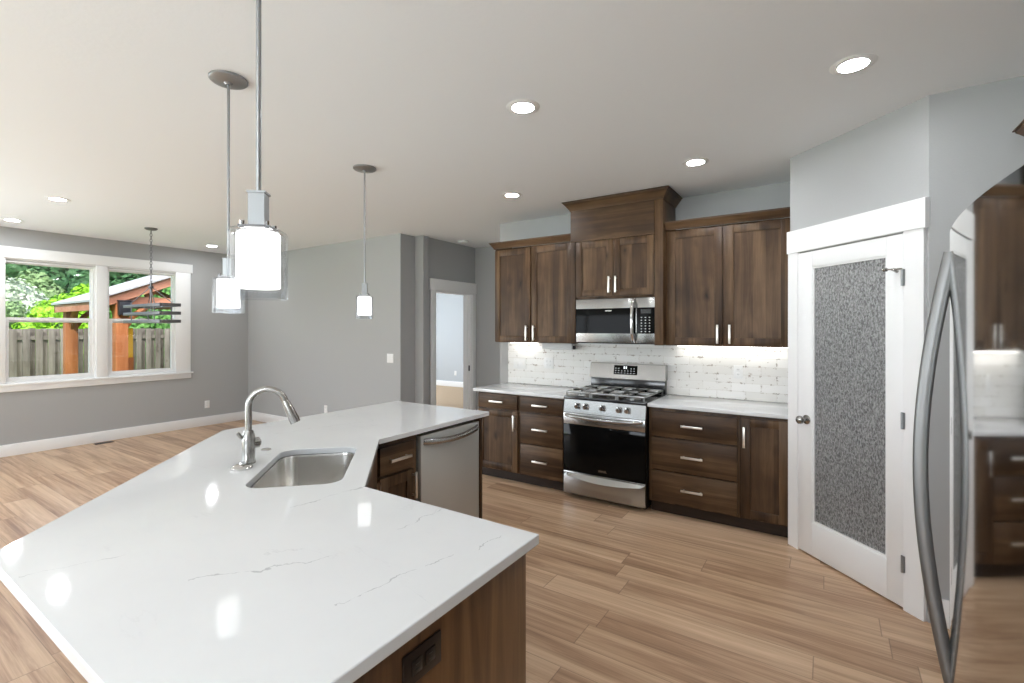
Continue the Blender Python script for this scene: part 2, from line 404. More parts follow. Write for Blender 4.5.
def emit(name, col, s):
    m, nt, b = newmat(name)
    b.inputs['Base Color'].default_value = (*col,1); b.inputs['Emission Color'].default_value = (*col,1); b.inputs['Emission Strength'].default_value = s
    return m
M['lens'] = emit('lit_downlight_lens', (0.935,0.965,1.0), 150.0)
M['shade'] = emit('lit_frosted_glass', (1.0,0.985,0.96), 1.5)
M['ucl'] = emit('lit_under_cabinet_strip', (1.0,0.97,0.91), 7.0)
M['digits'] = emit('lit_display_digits', (0.9,0.95,1.0), 0.7)
M['bulb'] = paint('frosted_bulb', (0.8,0.78,0.72), 0.3)
def glass(name, refl=0.06, tint=(1,1,1)):
    m, nt, b = newmat(name); nt.nodes.remove(b)
    t = N(nt,'ShaderNodeBsdfTransparent'); t.inputs[0].default_value = (*tint,1)
    g = N(nt,'ShaderNodeBsdfGlossy'); g.inputs['Roughness'].default_value = 0.02
    lw = N(nt,'ShaderNodeLayerWeight'); lw.inputs[0].default_value = 0.5
    fac = math_n(nt,'MULTIPLY_ADD', math_n(nt,'POWER', lw.outputs['Facing'], 4.0), 0.55, refl*0.6)
    mx = N(nt,'ShaderNodeMixShader'); nt.links.new(fac, mx.inputs[0]); nt.links.new(t.outputs[0], mx.inputs[1]); nt.links.new(g.outputs[0], mx.inputs[2])
    nt.links.new(mx.outputs[0], nt.nodes['Material Output'].inputs[0]); return m
M['glass'] = glass('clear_glass')
M['shell'] = glass('pendant_clear_glass', tint=(0.93,0.94,0.95))
def rain_glass():
    m, nt, b = newmat('rain_textured_glass')
    b.inputs['Base Color'].default_value = (0.80,0.81,0.82,1); b.inputs['Roughness'].default_value = 0.16
    b.inputs['Transmission Weight'].default_value = 0.5; b.inputs['IOR'].default_value = 1.45
    v = mapping(nt, (1,1,0.5)); f = noise(nt, v, 105, 3, 0.6, 0.9)
    rr = ramp(nt, [(0.38,(0.34,0.34,0.345)),(0.62,(0.96,0.97,0.98))]); nt.links.new(f, rr.inputs[0]); nt.links.new(rr.outputs[0], b.inputs['Base Color'])
    bump(nt, b, f, 1.0, 0.03); return m
M['rain'] = rain_glass()
def oven_glass():
    m, nt, b = newmat('black_oven_glass'); b.inputs['Base Color'].default_value = (0.004,0.004,0.004,1)
    b.inputs['Roughness'].default_value = 0.05; b.inputs['Specular IOR Level'].default_value = 0.1; return m
M['bglass'] = oven_glass()
def leafmat(name, a, b_, sub=0.3):
    m, nt, b = newmat(name)
    v = mapping(nt); f = noise(nt, v, 2.2, 3); f2 = noise(nt, v, 14, 2)
    x = math_n(nt,'MULTIPLY_ADD', f2, 0.5, math_n(nt,'MULTIPLY', f, 0.5))
    r = ramp(nt, [(0.35,a),(0.65,b_)]); nt.links.new(x, r.inputs[0]); nt.links.new(r.outputs[0], b.inputs['Base Color'])
    b.inputs['Roughness'].default_value = 0.6; b.inputs['Specular IOR Level'].default_value = 0.2
    return m
M['leaf_dark'] = leafmat('dark_evergreen_foliage', (0.02,0.07,0.025), (0.07,0.18,0.07))
M['leaf_mid'] = leafmat('mid_green_foliage', (0.05,0.15,0.03), (0.16,0.36,0.09))
M['leaf_sage'] = leafmat('grey_green_foliage', (0.08,0.17,0.06), (0.26,0.38,0.18))
M['leaf_lime'] = leafmat('bright_lime_foliage', (0.11,0.32,0.008), (0.33,0.62,0.035))
M['leaf_bloss'] = leafmat('white_blossom_foliage', (0.20,0.30,0.17), (0.58,0.63,0.57))
M['grass'] = leafmat('lawn_grass', (0.10,0.24,0.03), (0.25,0.48,0.09))
M['shingle'] = paint('grey_roof_shingle', (0.42,0.43,0.44), 0.85, 0.8, 60)
M['lantern'] = paint('dark_lantern', (0.02,0.022,0.03), 0.4)
M['yellow'] = paint('yellow_panel', (0.62,0.36,0.02), 0.6)

# ---------------------------------------------------------------- room shell
XW = -8.2          # window wall face
XR = 1.05          # wall on the right, behind the fridge
YB = -8.0          # rear wall
bm = BM(); bx(bm, XW-0.15, XR+0.15, YB-0.15, 1.3, -0.12, 0.0); struct('floor', bm, M['floor'])
bm = BM(); bx(bm, XW-0.15, XR+0.15, YB-0.15, 0.10, H, H+0.15); bx(bm, -10.2, XR+0.15, 0.10, 5.4, H, H+0.15); struct('ceiling', bm, M['ceil'])
# window wall with one wide opening for the two sashes
OY0, OY1, OZ0, OZ1 = -3.16, -1.33, 0.865, 2.36
bm = BM()
bx(bm, XW-0.15, XW, YB, -7.2, 0, H); bx(bm, XW-0.15, XW, -4.6, OY0, 0, H); bx(bm, XW-0.15, XW, -7.2, -4.6, 2.2, H); bx(bm, XW-0.15, XW, OY1, 0.10, 0, H)
bx(bm, XW-0.15, XW, OY0, OY1, 0, OZ0); bx(bm, XW-0.15, XW, OY0, OY1, OZ1, H)
struct('wall_left', bm, M['wall'])
bm = BM(); bx(bm, XW, -4.55, -0.258, 0.0, 0, H); struct('wall_middle', bm, M['wall'])
bm = BM(); bx(bm, XW, -4.40, 0.0, 0.10, 0, H)
DY0, DY1 = 0.27, 1.06
bx(bm, -4.58, -4.44, 0.10, DY0, 0, H); bx(bm, -4.58, -4.44, DY1, 1.15, 0, H); bx(bm, -4.58, -4.44, DY0, DY1, 2.05, H)
struct('wall_hall', bm, M['wall'])
bm = BM(); bx(bm, -4.58, -3.185, 1.15, 1.3, 0, H); struct('wall_hall_end', bm, M['wall'])
bm = BM(); bx(bm, -3.185, XR+0.15, 0.0, 1.3, 0, H); struct('wall_back', bm, M['wall'])
bm = BM(); bx(bm, XR, XR+0.15, YB, 0.0, 0, H); struct('wall_right', bm, M['wall'])
# rear wall with a patio door opening and a window opening
bm = BM()
bx(bm, XW-0.15, -7.1, YB-0.15, YB, 0, H); bx(bm, -3.7, -2.2, YB-0.15, YB, 0, H); bx(bm, 0.2, XR+0.15, YB-0.15, YB, 0, H)
bx(bm, -7.1, -3.7, YB-0.15, YB, 2.2, H); bx(bm, -2.2, 0.2, YB-0.15, YB, 2.2, H); bx(bm, -2.2, 0.2, YB-0.15, YB, 0, 0.8)
struct('wall_rear', bm, M['wall'])
# pantry: local frame, x along the diagonal wall, -y towards the room
PX, PY = -0.221, -0.6385
def pt(s, o, z): # along, outwards (to the room), height
    return (PX + s*S2 - o*S2, PY - s*S2 - o*S2, z)
LP = 0.938
def pbox(bm, s0, s1, o0, o1, z0, z1, bev=0.0):
    a = [pt(s0,o0,z0), pt(s1,o0,z0), pt(s1,o1,z0), pt(s0,o1,z0)]; t = [pt(s0,o0,z1), pt(s1,o0,z1), pt(s1,o1,z1), pt(s0,o1,z1)]
    quadbox(bm, a, t)
bm = BM()
pbox(bm, 0.0, 0.085, -0.10, 0.0, 0, H); pbox(bm, 0.82, LP, -0.10, 0.0, 0, H); pbox(bm, 0.085, 0.82, -0.10, 0.0, 2.06, H)
struct('wall_pantry_diagonal', bm, M['wall'])
bm = BM(); prism(bm, [(PX,0.0),(PX,PY),(PX+0.10,PY+0.0),(PX+0.10,0.0)], 0, H); struct('wall_pantry_side', bm, M['wall'])
QX, QY = PX+LP*S2, PY-LP*S2
bm = BM(); bx(bm, QX, XR, QY, QY+0.10, 0, H); struct('wall_pantry_return', bm, M['wall'])
# far room seen through the doorway
bm = BM(); bx(bm, -10.2, -4.58, 5.1, 5.25, 0, H); struct('wall_bedroom_end', bm, M['wall2'])
bm = BM(); bx(bm, -10.2, -10.05, 0.10, 5.1, 0, H); struct('wall_bedroom_side', bm, M['wall2'])
bm = BM(); bx(bm, -4.58, -4.43, 1.3, 5.25, 0, H); struct('wall_bedroom_right', bm, M['wall2'])
bm = BM(); bx(bm, -10.2, -4.58, 0.10, 5.25, -0.12, 0.004); struct('floor_bedroom', bm, M['floor2'])

# baseboards
def baseboard(name, x0,x1,y0,y1):
    bm = BM(); bx(bm, x0,x1,y0,y1, 0, 0.143, bev=0.004); struct(name, bm, M['white'])
baseboard('baseboard_left', XW, XW+0.016, -4.6, -0.274)
baseboard('baseboard_middle', XW+0.016, -4.55, -0.274, -0.258)
baseboard('baseboard_hall', -4.43, -3.2, 1.134, 1.15)
baseboard('baseboard_return', QX+0.012, XR, QY-0.016, QY)
baseboard('baseboard_bedroom', -10.05, -4.6, 5.084, 5.1)
# doorway casing towards the hall
def trim(name, boxes, bev=0.003):
    bm = BM()
    for b_ in boxes: bx(bm, *b_, bev=bev)
    return struct(name, bm, M['white'])
trim('trim_1', [(-4.44,-4.42,0.17,DY0,0,2.05)]); trim('trim_2', [(-4.44,-4.42,DY1,1.149,0,2.05)])
trim('trim_3', [(-4.44,-4.41,0.155,1.149,2.05,2.205)])
bm = BM(); bx(bm,-4.58,-4.44,DY0,DY0+0.018,0,2.05); bx(bm,-4.58,-4.44,DY1-0.018,DY1,0,2.05); bx(bm,-4.58,-4.44,DY0+0.018,DY1-0.018,2.032,2.05)
bx(bm,-4.53,-4.49,DY1-0.03,DY1-0.018,0,2.03)
jamb = struct('trim_4', bm, M['white'])
box_obj('strike_plate', M['bronze'], jamb, -4.478,-4.455, DY1-0.0215,DY1-0.018, 0.90,0.98)
# pantry casing + header
bm = BM(); pbox(bm, 0.0, 0.087, 0.0, 0.018, 0, 2.06); struct('trim_5', bm, M['white'])
bm = BM(); pbox(bm, 0.818, 0.925, 0.0, 0.018, 0, 2.06); struct('trim_6', bm, M['white'])
bm = BM(); pbox(bm, 0.002, 0.942, 0.0, 0.03, 2.06, 2.215); struct('trim_7', bm, M['white'])

# ---------------------------------------------------------------- windows
def dh_window(name, y0, y1, label):
    w = bpy.data.objects.new(name, None); C.objects.link(w); w['kind'] = 'structure'
    w.location = (XW, y0, 0.0); L = y1-y0
    z0, z1, zm = 0.895, 2.335, 1.64
    def fr(bm, x0,x1, a,b, c,d, t, tb=None):
        tb = tb or t
        bx(bm,x0,x1,a,a+t,c,d); bx(bm,x0,x1,b-t,b,c,d); bx(bm,x0,x1,a+t,b-t,c,c+tb); bx(bm,x0,x1,a+t,b-t,d-t,d)
    bm = BM(); fr(bm,-0.13,-0.02,-0.028,L+0.028,z0-0.03,z1+0.028,0.028); obj('window_frame', bm, M['white'], w)
    bm = BM(); fr(bm,-0.105,-0.07,0.0,L,zm-0.03,z1,0.014,0.045); us = obj('upper_sash', bm, M['white'], w)
    bm = BM(); fr(bm,-0.068,-0.03,0.0,L,z0,zm+0.028,0.036,0.045); ls = obj('lower_sash', bm, M['white'], w)
    box_obj('pane', M['glass'], us, -0.09,-0.086,0.014,L-0.014,zm+0.015,z1-0.014)
    box_obj('pane', M['glass'], ls, -0.05,-0.046,0.036,L-0.036,z0+0.045,zm-0.014)
    bm = BM(); bx(bm,-0.045,-0.022,L/2-0.03,L/2+0.03,zm+0.022,zm+0.034,bev=0.003); obj('sash_lock', bm, M['white'], ls)
    return w
dh_window('window_1', -3.133, -2.31, ''); dh_window('window_2', -2.135, -1.352, '')
trim('trim_8', [(XW,XW+0.02,-3.36,-3.133,0.865,2.38)]); trim('trim_9', [(XW-0.13,XW+0.02,-2.282,-2.163,0.865,2.38)])
trim('trim_10', [(XW,XW+0.02,-1.352,-1.145,0.865,2.38)]); trim('trim_11', [(XW,XW+0.03,-3.39,-1.12,2.38,2.515)])
trim('trim_12', [(XW-0.12,XW+0.045,-3.39,-1.115,0.845,0.868)]); trim('trim_13', [(XW,XW+0.02,-3.36,-1.135,0.772,0.845)])
trim('trim_14', [(XW-0.13,XW+0.001,-3.16,-1.325,2.362,2.38)], 0)
# rear glazing (behind the photographer, seen only as reflections)
def rear_window(name, x0, x1, z0, z1, loc=None, rz=0.0):
    w = bpy.data.objects.new(name, None); C.objects.link(w); w['kind']='structure'; w.location=loc or (x0,YB-0.1,z0); w.rotation_euler=(0,0,rz); L=x1-x0; h=z1-z0
    bm = BM(); bx(bm,0,0.06,-0.03,0.03,0,h); bx(bm,L-0.06,L,-0.03,0.03,0,h); bx(bm,L/2-0.04,L/2+0.04,-0.03,0.03,0,h); bx(bm,0.06,L-0.06,-0.03,0.03,0,0.06); bx(bm,0.06,L-0.06,-0.03,0.03,h-0.06,h)
    obj('window_frame', bm, M['white'], w); box_obj('pane', M['glass'], w, 0.06,L-0.06,-0.004,0.004,0.06,h-0.06)
rear_window('window_3', -2.2, 0.2, 0.8, 2.2); rear_window('door_3', -7.1, -3.7, 0.0, 2.2); rear_window('door_4', 0, 2.6, 0.0, 2.2, (XW-0.1,-7.2,0), PI/2)

# ---------------------------------------------------------------- pantry door
d1 = bpy.data.objects.new('door_1', None); C.objects.link(d1); d1['kind']='structure'
d1.location = (PX,PY,0); d1.rotation_euler = (0,0,-PI/4)
bm = BM(); s0,s1 = 0.0885,0.8165; g0,g1,h0,h1 = 0.206,0.724,0.235,1.946; yo,yi = -0.0165,0.0235
bx(bm,s0,g0,yo,yi,0.012,2.05,bev=0.002); bx(bm,g1,s1,yo,yi,0.012,2.05,bev=0.002); bx(bm,g0,g1,yo,yi,0.012,h0,bev=0.002); bx(bm,g0,g1,yo,yi,h1,2.05,bev=0.002)
obj('door_leaf', bm, M['white'], d1)
bm = BM(); t=0.012
bx(bm,g0,g0+t,yo+0.006,yi-0.006,h0,h1); bx(bm,g1-t,g1,yo+0.006,yi-0.006,h0,h1); bx(bm,g0+t,g1-t,yo+0.006,yi-0.006,h0,h0+t); bx(bm,g0+t,g1-t,yo+0.006,yi-0.006,h1-t,h1)
obj('glazing_bead', bm, M['white'], d1)
box_obj('glass_pane', M['rain'], d1, g0+t,g1-t,0.000,0.006,h0+t,h1-t)
kn = BM(); R90 = Matrix.Rotation(PI/2,3,'X')
lathe(kn, [(0.031,0.0),(0.031,0.006),(0.022,0.010),(0.011,0.014),(0.010,0.030),(0.016,0.036),(0.026,0.044),(0.0285,0.055),(0.025,0.066),(0.014,0.073),(0.0,0.075)], (0.165,-0.0165,0.915), 28, R90)
obj('door_knob', kn, M['nickel'], d1)
for hz in (1.81, 1.03, 0.25):
    bm = BM(); cyl(bm,(0.8175,-0.0235,hz-0.045),(0.8175,-0.0235,hz+0.045),0.007,n=12); bx(bm,0.806,0.829,-0.0195,-0.0172,hz-0.045,hz+0.045)
    hg = obj('hinge', bm, M['pend'], d1)
    if hz == 1.81:
        bm = BM(); cyl(bm,(0.8175,-0.024,1.858),(0.765,-0.066,1.858),0.0045,n=10); cyl(bm,(0.765,-0.066,1.858),(0.750,-0.066,1.858),0.011,0.011,n=12); cyl(bm,(0.785,-0.05,1.858),(0.785,-0.018,1.845),0.008,n=12)
        obj('door_stop', bm, M['nickel'], hg)
# pantry interior shelves glimpsed through the glass
sh = thing('pantry_shelf_unit', 'pale shelves inside the pantry behind the rain glass door', 'shelf', (0,0,0))
bm = BM(); bx(bm, PX+0.11, XR-0.01, -0.32, -0.01, 0.40, 0.42); obj('shelf', bm, M['white'], sh)
for k in range(1,4):
    bm = BM(); bx(bm, PX+0.11, XR-0.01, -0.32, -0.01, 0.40+0.42*k, 0.42+0.42*k); obj('shelf', bm, M['white'], sh)

# ---------------------------------------------------------------- cabinets
def handle_bm(bm, p, L, vertical):
    x,y,z = p; w=0.0085; off=0.028
    if vertical:
        bx(bm,x-w,x+w,y-off-0.009,y-off,z-L/2,z+L/2,bev=0.0015)
        for s in (-1,1): bx(bm,x-0.005,x+0.005,y-off,y,z+s*(L/2-0.018)-0.005,z+s*(L/2-0.018)+0.005)
    else:
        bx(bm,x-L/2,x+L/2,y-off-0.009,y-off,z-w,z+w,bev=0.0015)
        for s in (-1,1): bx(bm,x+s*(L/2-0.018)-0.005,x+s*(L/2-0.018)+0.005,y-off,y,z-0.005,z+0.005)
def add_handle(parent, p, L, vertical):
    bm = BM(); handle_bm(bm, p, L, vertical); return obj('handle', bm, M['pull'], parent)
def shaker(parent, x0,x1,y,z0,z1, fr=0.062, th=0.02, handle=None, hl=0.155):
    """front with face at local y (towards -y); frame and recessed panel"""
    bm = BM(); b=0.0018
    bx(bm,x0,x0+fr,y,y+th,z0,z1,bev=b); bx(bm,x1-fr,x1,y,y+th,z0,z1,bev=b)
    bx(bm,x0+fr,x1-fr,y,y+th,z0,z0+fr,bev=b); bx(bm,x0+fr,x1-fr,y,y+th,z1-fr,z1,bev=b)
    d = obj('door', bm, M['wood_v'], parent)
    box_obj('door_panel', M['wood_v'], d, x0+fr-0.004,x1-fr+0.004,y+0.009,y+th-0.002,z0+fr-0.004,z1-fr+0.004)
    if handle: add_handle(d, (handle[0],y,handle[1]), hl, True)
    return d
def drawer(parent, x0,x1,y,z0,z1, hx=None, hl=0.165):
    d = box_obj('drawer', M['wood_h'], parent, x0,x1,y,y+0.02,z0,z1,bev=0.0025)
    add_handle(d, ((x0+x1)/2 if hx is None else hx, y, (z0+z1)/2), hl, False); return d
YC, YF = -0.60, -0.622     # carcass front, door front
def carcass(parent, w, depth=0.60, h=0.884, toe=True):
    bm = BM()
    bx(bm,0,w,-depth,-0.003,0.10,h,bev=0.001)
    obj('carcass', bm, M['wood_v'], parent)
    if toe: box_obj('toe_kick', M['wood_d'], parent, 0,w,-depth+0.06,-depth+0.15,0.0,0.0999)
def frame_gap(parent, w, depth, z0, z1):
    pass
g = 'base cabinets along the range wall'
# left run
c = thing('base_cabinet', 'brown base cabinet with one drawer above one door, left end of range wall', 'cabinet', (-3.035,0,0), 0)
carcass(c, 0.505); drawer(c, 0.012,0.492,YF,0.725,0.868); shaker(c, 0.012,0.492,YF,0.115,0.708, handle=(0.462,0.60))
c = thing('base_cabinet', 'brown base cabinet with three drawers, just left of the range', 'cabinet', (-2.53,0,0), 0)
carcass(c, 0.505)
for z0,z1 in ((0.725,0.868),(0.42,0.712),(0.115,0.407)): drawer(c, 0.022,0.486,YF,z0,z1)
# right run
c = thing('base_cabinet', 'wide brown base cabinet with three long drawers, right of the range', 'cabinet', (-1.245,0,0), 0)
carcass(c, 0.69)
for z0,z1 in ((0.645,0.852),(0.335,0.632),(0.115,0.322)): pass
for z0,z1 in ((0.648,0.855),(0.375,0.635),(0.115,0.362)): drawer(c, 0.026,0.676,YF,z0,z1)
c = thing('base_cabinet', 'brown base cabinet with one full height door beside the pantry wall', 'cabinet', (-0.555,0,0), 0)
carcass(c, 0.331); shaker(c, 0.014,0.325,YF,0.115,0.862, handle=(0.036,0.72))

# counters
def counter(name, x0,x1, label):
    bm = BM(); bx(bm,x0,x1,-0.645,-0.0005,0.8845,0.914,bev=0.003)
    return tag(obj(name, bm, M['quartz']), label, 'countertop')
counter('countertop', -3.075,-2.018, 'white quartz countertop to the left of the range')
counter('countertop', -1.246,-0.2215, 'white quartz countertop between the range and the pantry')

# backsplash
bm = BM(); bx(bm, -3.06,-0.2215,-0.012,-0.0002,0.9145,1.385); bx(bm,-2.012,-1.252,-0.012,-0.0002,0.60,0.9145)
struct('wall_backsplash', bm, M['tile'])

# upper cabinets
def crown(parent, x0,x1,yf,z0,h,out,left,right,yb=-0.003):
    prof = [(0.0,0.0),(0.10,0.02),(0.16,0.16),(0.34,0.34),(0.62,0.62),(0.84,0.80),(0.86,0.90),(1.0,0.92),(1.0,1.0),(0.0,1.0)]
    bm = BM(); rings=[]
    for o,z in prof:
        o*=out; zz=z0+z*h; l=o if left else 0; r=o if right else 0
        rings.append([bm.verts.new(p) for p in ((x0-l,yb,zz),(x0-l,yf-o,zz),(x1+r,yf-o,zz),(x1+r,yb,zz))])
    n=len(rings)
    for k in range(n):
        a,b = rings[k],rings[(k+1)%n]
        for i in range(3): bm.faces.new((a[i],a[i+1],b[i+1],b[i]))
    bm.faces.new([rings[k][0] for k in range(n)]); bm.faces.new([rings[k][3] for k in range(n)][::-1])
    return obj('crown_moulding', bm, M['wood_h'], parent, smooth=25)
UF = -0.352
c = thing('upper_cabinet', 'brown two-door upper cabinet to the left of the microwave', 'cabinet', (-3.012,0,1.385))
W = 0.945
bm = BM(); bx(bm,0,W,-0.332,-0.003,0,1.0,bev=0.001); obj('carcass', bm, M['wood_v'], c)
shaker(c, 0.008,0.452,UF,0.008,0.985, handle=(0.418,0.10)); shaker(c, 0.470,W-0.012,UF,0.008,0.985, handle=(0.505,0.10))
crown(c, 0,W-0.002,-0.352,1.0,0.068,0.045,True,False)
c = thing('upper_cabinet', 'brown two-door upper cabinet beside the pantry wall, right of the microwave', 'cabinet', (-1.182,0,1.385))
W = 0.957
bm = BM(); bx(bm,0,W,-0.332,-0.003,0,1.0,bev=0.001); obj('carcass', bm, M['wood_v'], c)
shaker(c, 0.022,0.464,UF,0.008,0.985, handle=(0.43,0.10)); shaker(c, 0.486,W-0.012,UF,0.008,0.985, handle=(0.522,0.10))
crown(c, 0.002,W,-0.352,1.0,0.068,0.045,False,False)
c = thing('upper_cabinet', 'tall brown cabinet with two small doors and deep crown over the microwave', 'cabinet', (-2.066,0,0))
W = 0.882
bm = BM(); bx(bm,0.05,W-0.075,-0.39,-0.003,1.812,2.68,bev=0.001); bx(bm,0,0.049,-0.41,-0.003,1.386,2.68,bev=0.002); bx(bm,W-0.074,W,-0.41,-0.003,1.386,2.68,bev=0.002)
obj('carcass', bm, M['wood_v'], c)
box_obj('frieze_board', M['wood_h'], c, 0.0,W-0.075,-0.4135,-0.4102,2.36,2.68)
shaker(c, 0.054,0.426,-0.412,1.832,2.352, handle=(0.398,1.935), hl=0.15); shaker(c, 0.432,W-0.079,-0.412,1.832,2.352, handle=(0.462,1.935), hl=0.15)
crown(c, 0,W,-0.412,2.655,0.085,0.065,True,True)
# cabinet hung beyond the fridge on the right-hand wall (its crown corner shows at the frame edge)
c = thing('upper_cabinet', 'brown cabinet crown corner poking in at the right frame edge above the refrigerator', 'cabinet', (XR,-1.655,0), -PI/2)
W = 2.2
bm = BM(); bx(bm,0,W,-0.30,-0.003,1.80,2.335,bev=0.001); obj('carcass', bm, M['wood_v'], c)
shaker(c, 0.01,0.72,-0.32,1.81,2.325); shaker(c, 0.73,1.46,-0.32,1.81,2.325); shaker(c, 1.47,W-0.01,-0.32,1.81,2.325)
crown(c, 0,W,-0.32,2.332,0.068,0.05,True,True)
# under-cabinet strips
def ucl(x0,x1,label):
    t = thing('under_cabinet_light', label, 'light', (x0,0,0), group='under-cabinet light strips')
    box_obj('housing', M['plate'], t, 0,x1-x0,-0.10,-0.055,1.375,1.3845); box_obj('diffuser', M['ucl'], t, 0.01,x1-x0-0.01,-0.095,-0.06,1.372,1.3749)
ucl(-2.98,-2.62,'slim lit strip under the left upper cabinet'); ucl(-1.15,-0.26,'slim lit strip under the right upper cabinet')
t = thing('under_cabinet_rack', 'pale grey bar with dark end knob mounted under the left upper cabinet', 'rack', (-2.548,0,0))
bm = BM(); bx(bm,0.0,0.355,-0.125,-0.06,1.312,1.384,bev=0.006); obj('housing', bm, M['pale_metal'], t)
bm = BM(); cyl(bm,(0.3555,-0.09,1.335),(0.372,-0.09,1.335),0.02,0.018,n=20); obj('end_knob', bm, M['black'], t)

# ---------------------------------------------------------------- range
X0r, X1r = -2.013, -1.251
t = thing('range', 'freestanding stainless gas range with black oven glass between the base cabinets', 'stove', (X0r,0,0))
w = X1r-X0r; m_ = 0.004
bm = BM(); bx(bm,m_,w-m_,-0.635,-0.02,0.03,0.892); obj('body', bm, M['black'], t)
for sx in (0.05,w-0.05):
    for sy in (-0.55,-0.08):
        bm = BM(); cyl(bm,(sx,sy,0.0),(sx,sy,0.03),0.016,n=12); obj('foot', bm, M['black'], t)
bm = BM(); bx(bm,0.002,w-0.002,-0.665,-0.085,0.892,0.918,bev=0.004); obj('cooktop', bm, M['black_enamel'], t)
bm = BM(); quadbox(bm,[(m_,-0.672,0.775),(w-m_,-0.672,0.775),(w-m_,-0.636,0.775),(m_,-0.636,0.775)],[(m_,-0.650,0.8915),(w-m_,-0.650,0.8915),(w-m_,-0.636,0.8915),(m_,-0.636,0.8915)])
obj('control_panel', bm, M['steel'], t)
for kx in (0.142,0.222,0.380,0.530,0.605):
    bm = BM(); K = Matrix.Rotation(PI/2+0.19,3,'X')
    lathe(bm,[(0.024,0.0),(0.024,0.006),(0.021,0.009),(0.020,0.034),(0.018,0.038),(0.0,0.038)],(kx,-0.6615,0.841),24,K)
    k_ = obj('knob', bm, M['knob'], t)
    bm = BM(); bx(bm,kx-0.0035,kx+0.0035,-0.709,-0.672,0.824,0.868,bev=0.002); obj('knob_grip', bm, M['chrome'], k_)
# oven door
bm = BM(); bx(bm,m_,w-m_,-0.675,-0.637,0.672,0.772,bev=0.004); od = obj('oven_door', bm, M['steel'], t)
bm = BM(); bx(bm,m_,w-m_,-0.673,-0.637,0.250,0.6715,bev=0.003); obj('oven_glass', bm, M['bglass'], od)
def bow(bm, x0,x1,y,z,out,r,dz=0.0,n=22,flat=(1,1)):
    pts=[]
    for i in range(n+1):
        u=i/n; pts.append((x0+(x1-x0)*u, y-out*min(1.0,(math.sin(PI*u))**0.45 if 0<u<1 else 0.0), z+dz*math.sin(PI*u)))
    tube(bm, pts, r, 12, flat)
bm = BM(); bow(bm,0.03,w-0.03,-0.672,0.752,0.05,0.016,dz=-0.014); obj('oven_handle', bm, M['steel'], od)
bm = BM()
for i in range(7): bx(bm,w/2-0.035+i*0.010,w/2-0.029+i*0.010,-0.6738,-0.673,0.283,0.295)
bx(bm,w/2-0.04,w/2+0.04,-0.6737,-0.673,0.279,0.281)
obj('badge', bm, M['nickel'], od)
bm = BM(); bx(bm,m_,w-m_,-0.673,-0.637,0.045,0.244,bev=0.004); dr = obj('storage_drawer', bm, M['steel'], t)
bm = BM()   # bowed lip handle: crescent ledge on the drawer front
n=24; top=[];bot=[]
for i in range(n+1):
    u=i/n; x=m_+0.004+(w-2*m_-0.008)*u; s_=math.sin(PI*u)
    top.append((x,-0.674-0.004,0.232)); bot.append((x,-0.674-0.006-0.028*s_**0.7,0.212-0.030*s_))
for i in range(n):
    quadbox(bm,[bot[i],bot[i+1],(bot[i+1][0],-0.672,bot[i+1][2]-0.006),(bot[i][0],-0.672,bot[i][2]-0.006)],[top[i],top[i+1],(top[i+1][0],-0.672,0.234),(top[i][0],-0.672,0.234)])
obj('drawer_handle', bm, M['steel'], dr)
# backguard
bm = BM(); bx(bm,0.008,w-0.008,-0.075,-0.022,0.918,1.045,bev=0.002); obj('backguard_base', bm, M['black_enamel'], t)
bm = BM(); quadbox(bm,[(-0.001,-0.098,1.042),(w+0.001,-0.098,1.042),(w+0.001,-0.022,1.042),(-0.001,-0.022,1.042)],[(-0.001,-0.062,1.192),(w+0.001,-0.062,1.192),(w+0.001,-0.022,1.192),(-0.001,-0.022,1.192)])
bmesh.ops.bevel(bm, geom=bm.edges[:], offset=0.006, segments=3, affect='EDGES'); bgd = obj('backguard', bm, M['steel'], t)
def onbg(x,z,o): # point on the sloping backguard face
    return (x, -0.098+0.036*(z-1.042)/0.148-o, z)
bm = BM(); quadbox(bm,[onbg(0.255,1.085,0.0),onbg(0.49,1.085,0.0),onbg(0.49,1.085,0.004),onbg(0.255,1.085,0.004)],[onbg(0.255,1.172,0.0),onbg(0.49,1.172,0.0),onbg(0.49,1.172,0.004),onbg(0.255,1.172,0.004)])
dp = obj('display', bm, M['bglass'], bgd)
bm = BM()
def seg(x0,x1,z0,z1): quadbox(bm,[onbg(x0,z0,0.003),onbg(x1,z0,0.003),onbg(x1,z0,0.0045),onbg(x0,z0,0.0045)],[onbg(x0,z1,0.003),onbg(x1,z1,0.003),onbg(x1,z1,0.0045),onbg(x0,z1,0.0045)])
for x in (0.354,0.374): seg(x,x+0.011,1.140,1.163)
for r_ in range(3):
    for q in range(7):
        if r_ == 2 and 2<=q<=4: continue
        x = 0.268+q*0.031; seg(x,x+0.012,1.097+r_*0.022,1.0995+r_*0.022)
obj('display_marks', bm, M['digits'], dp)
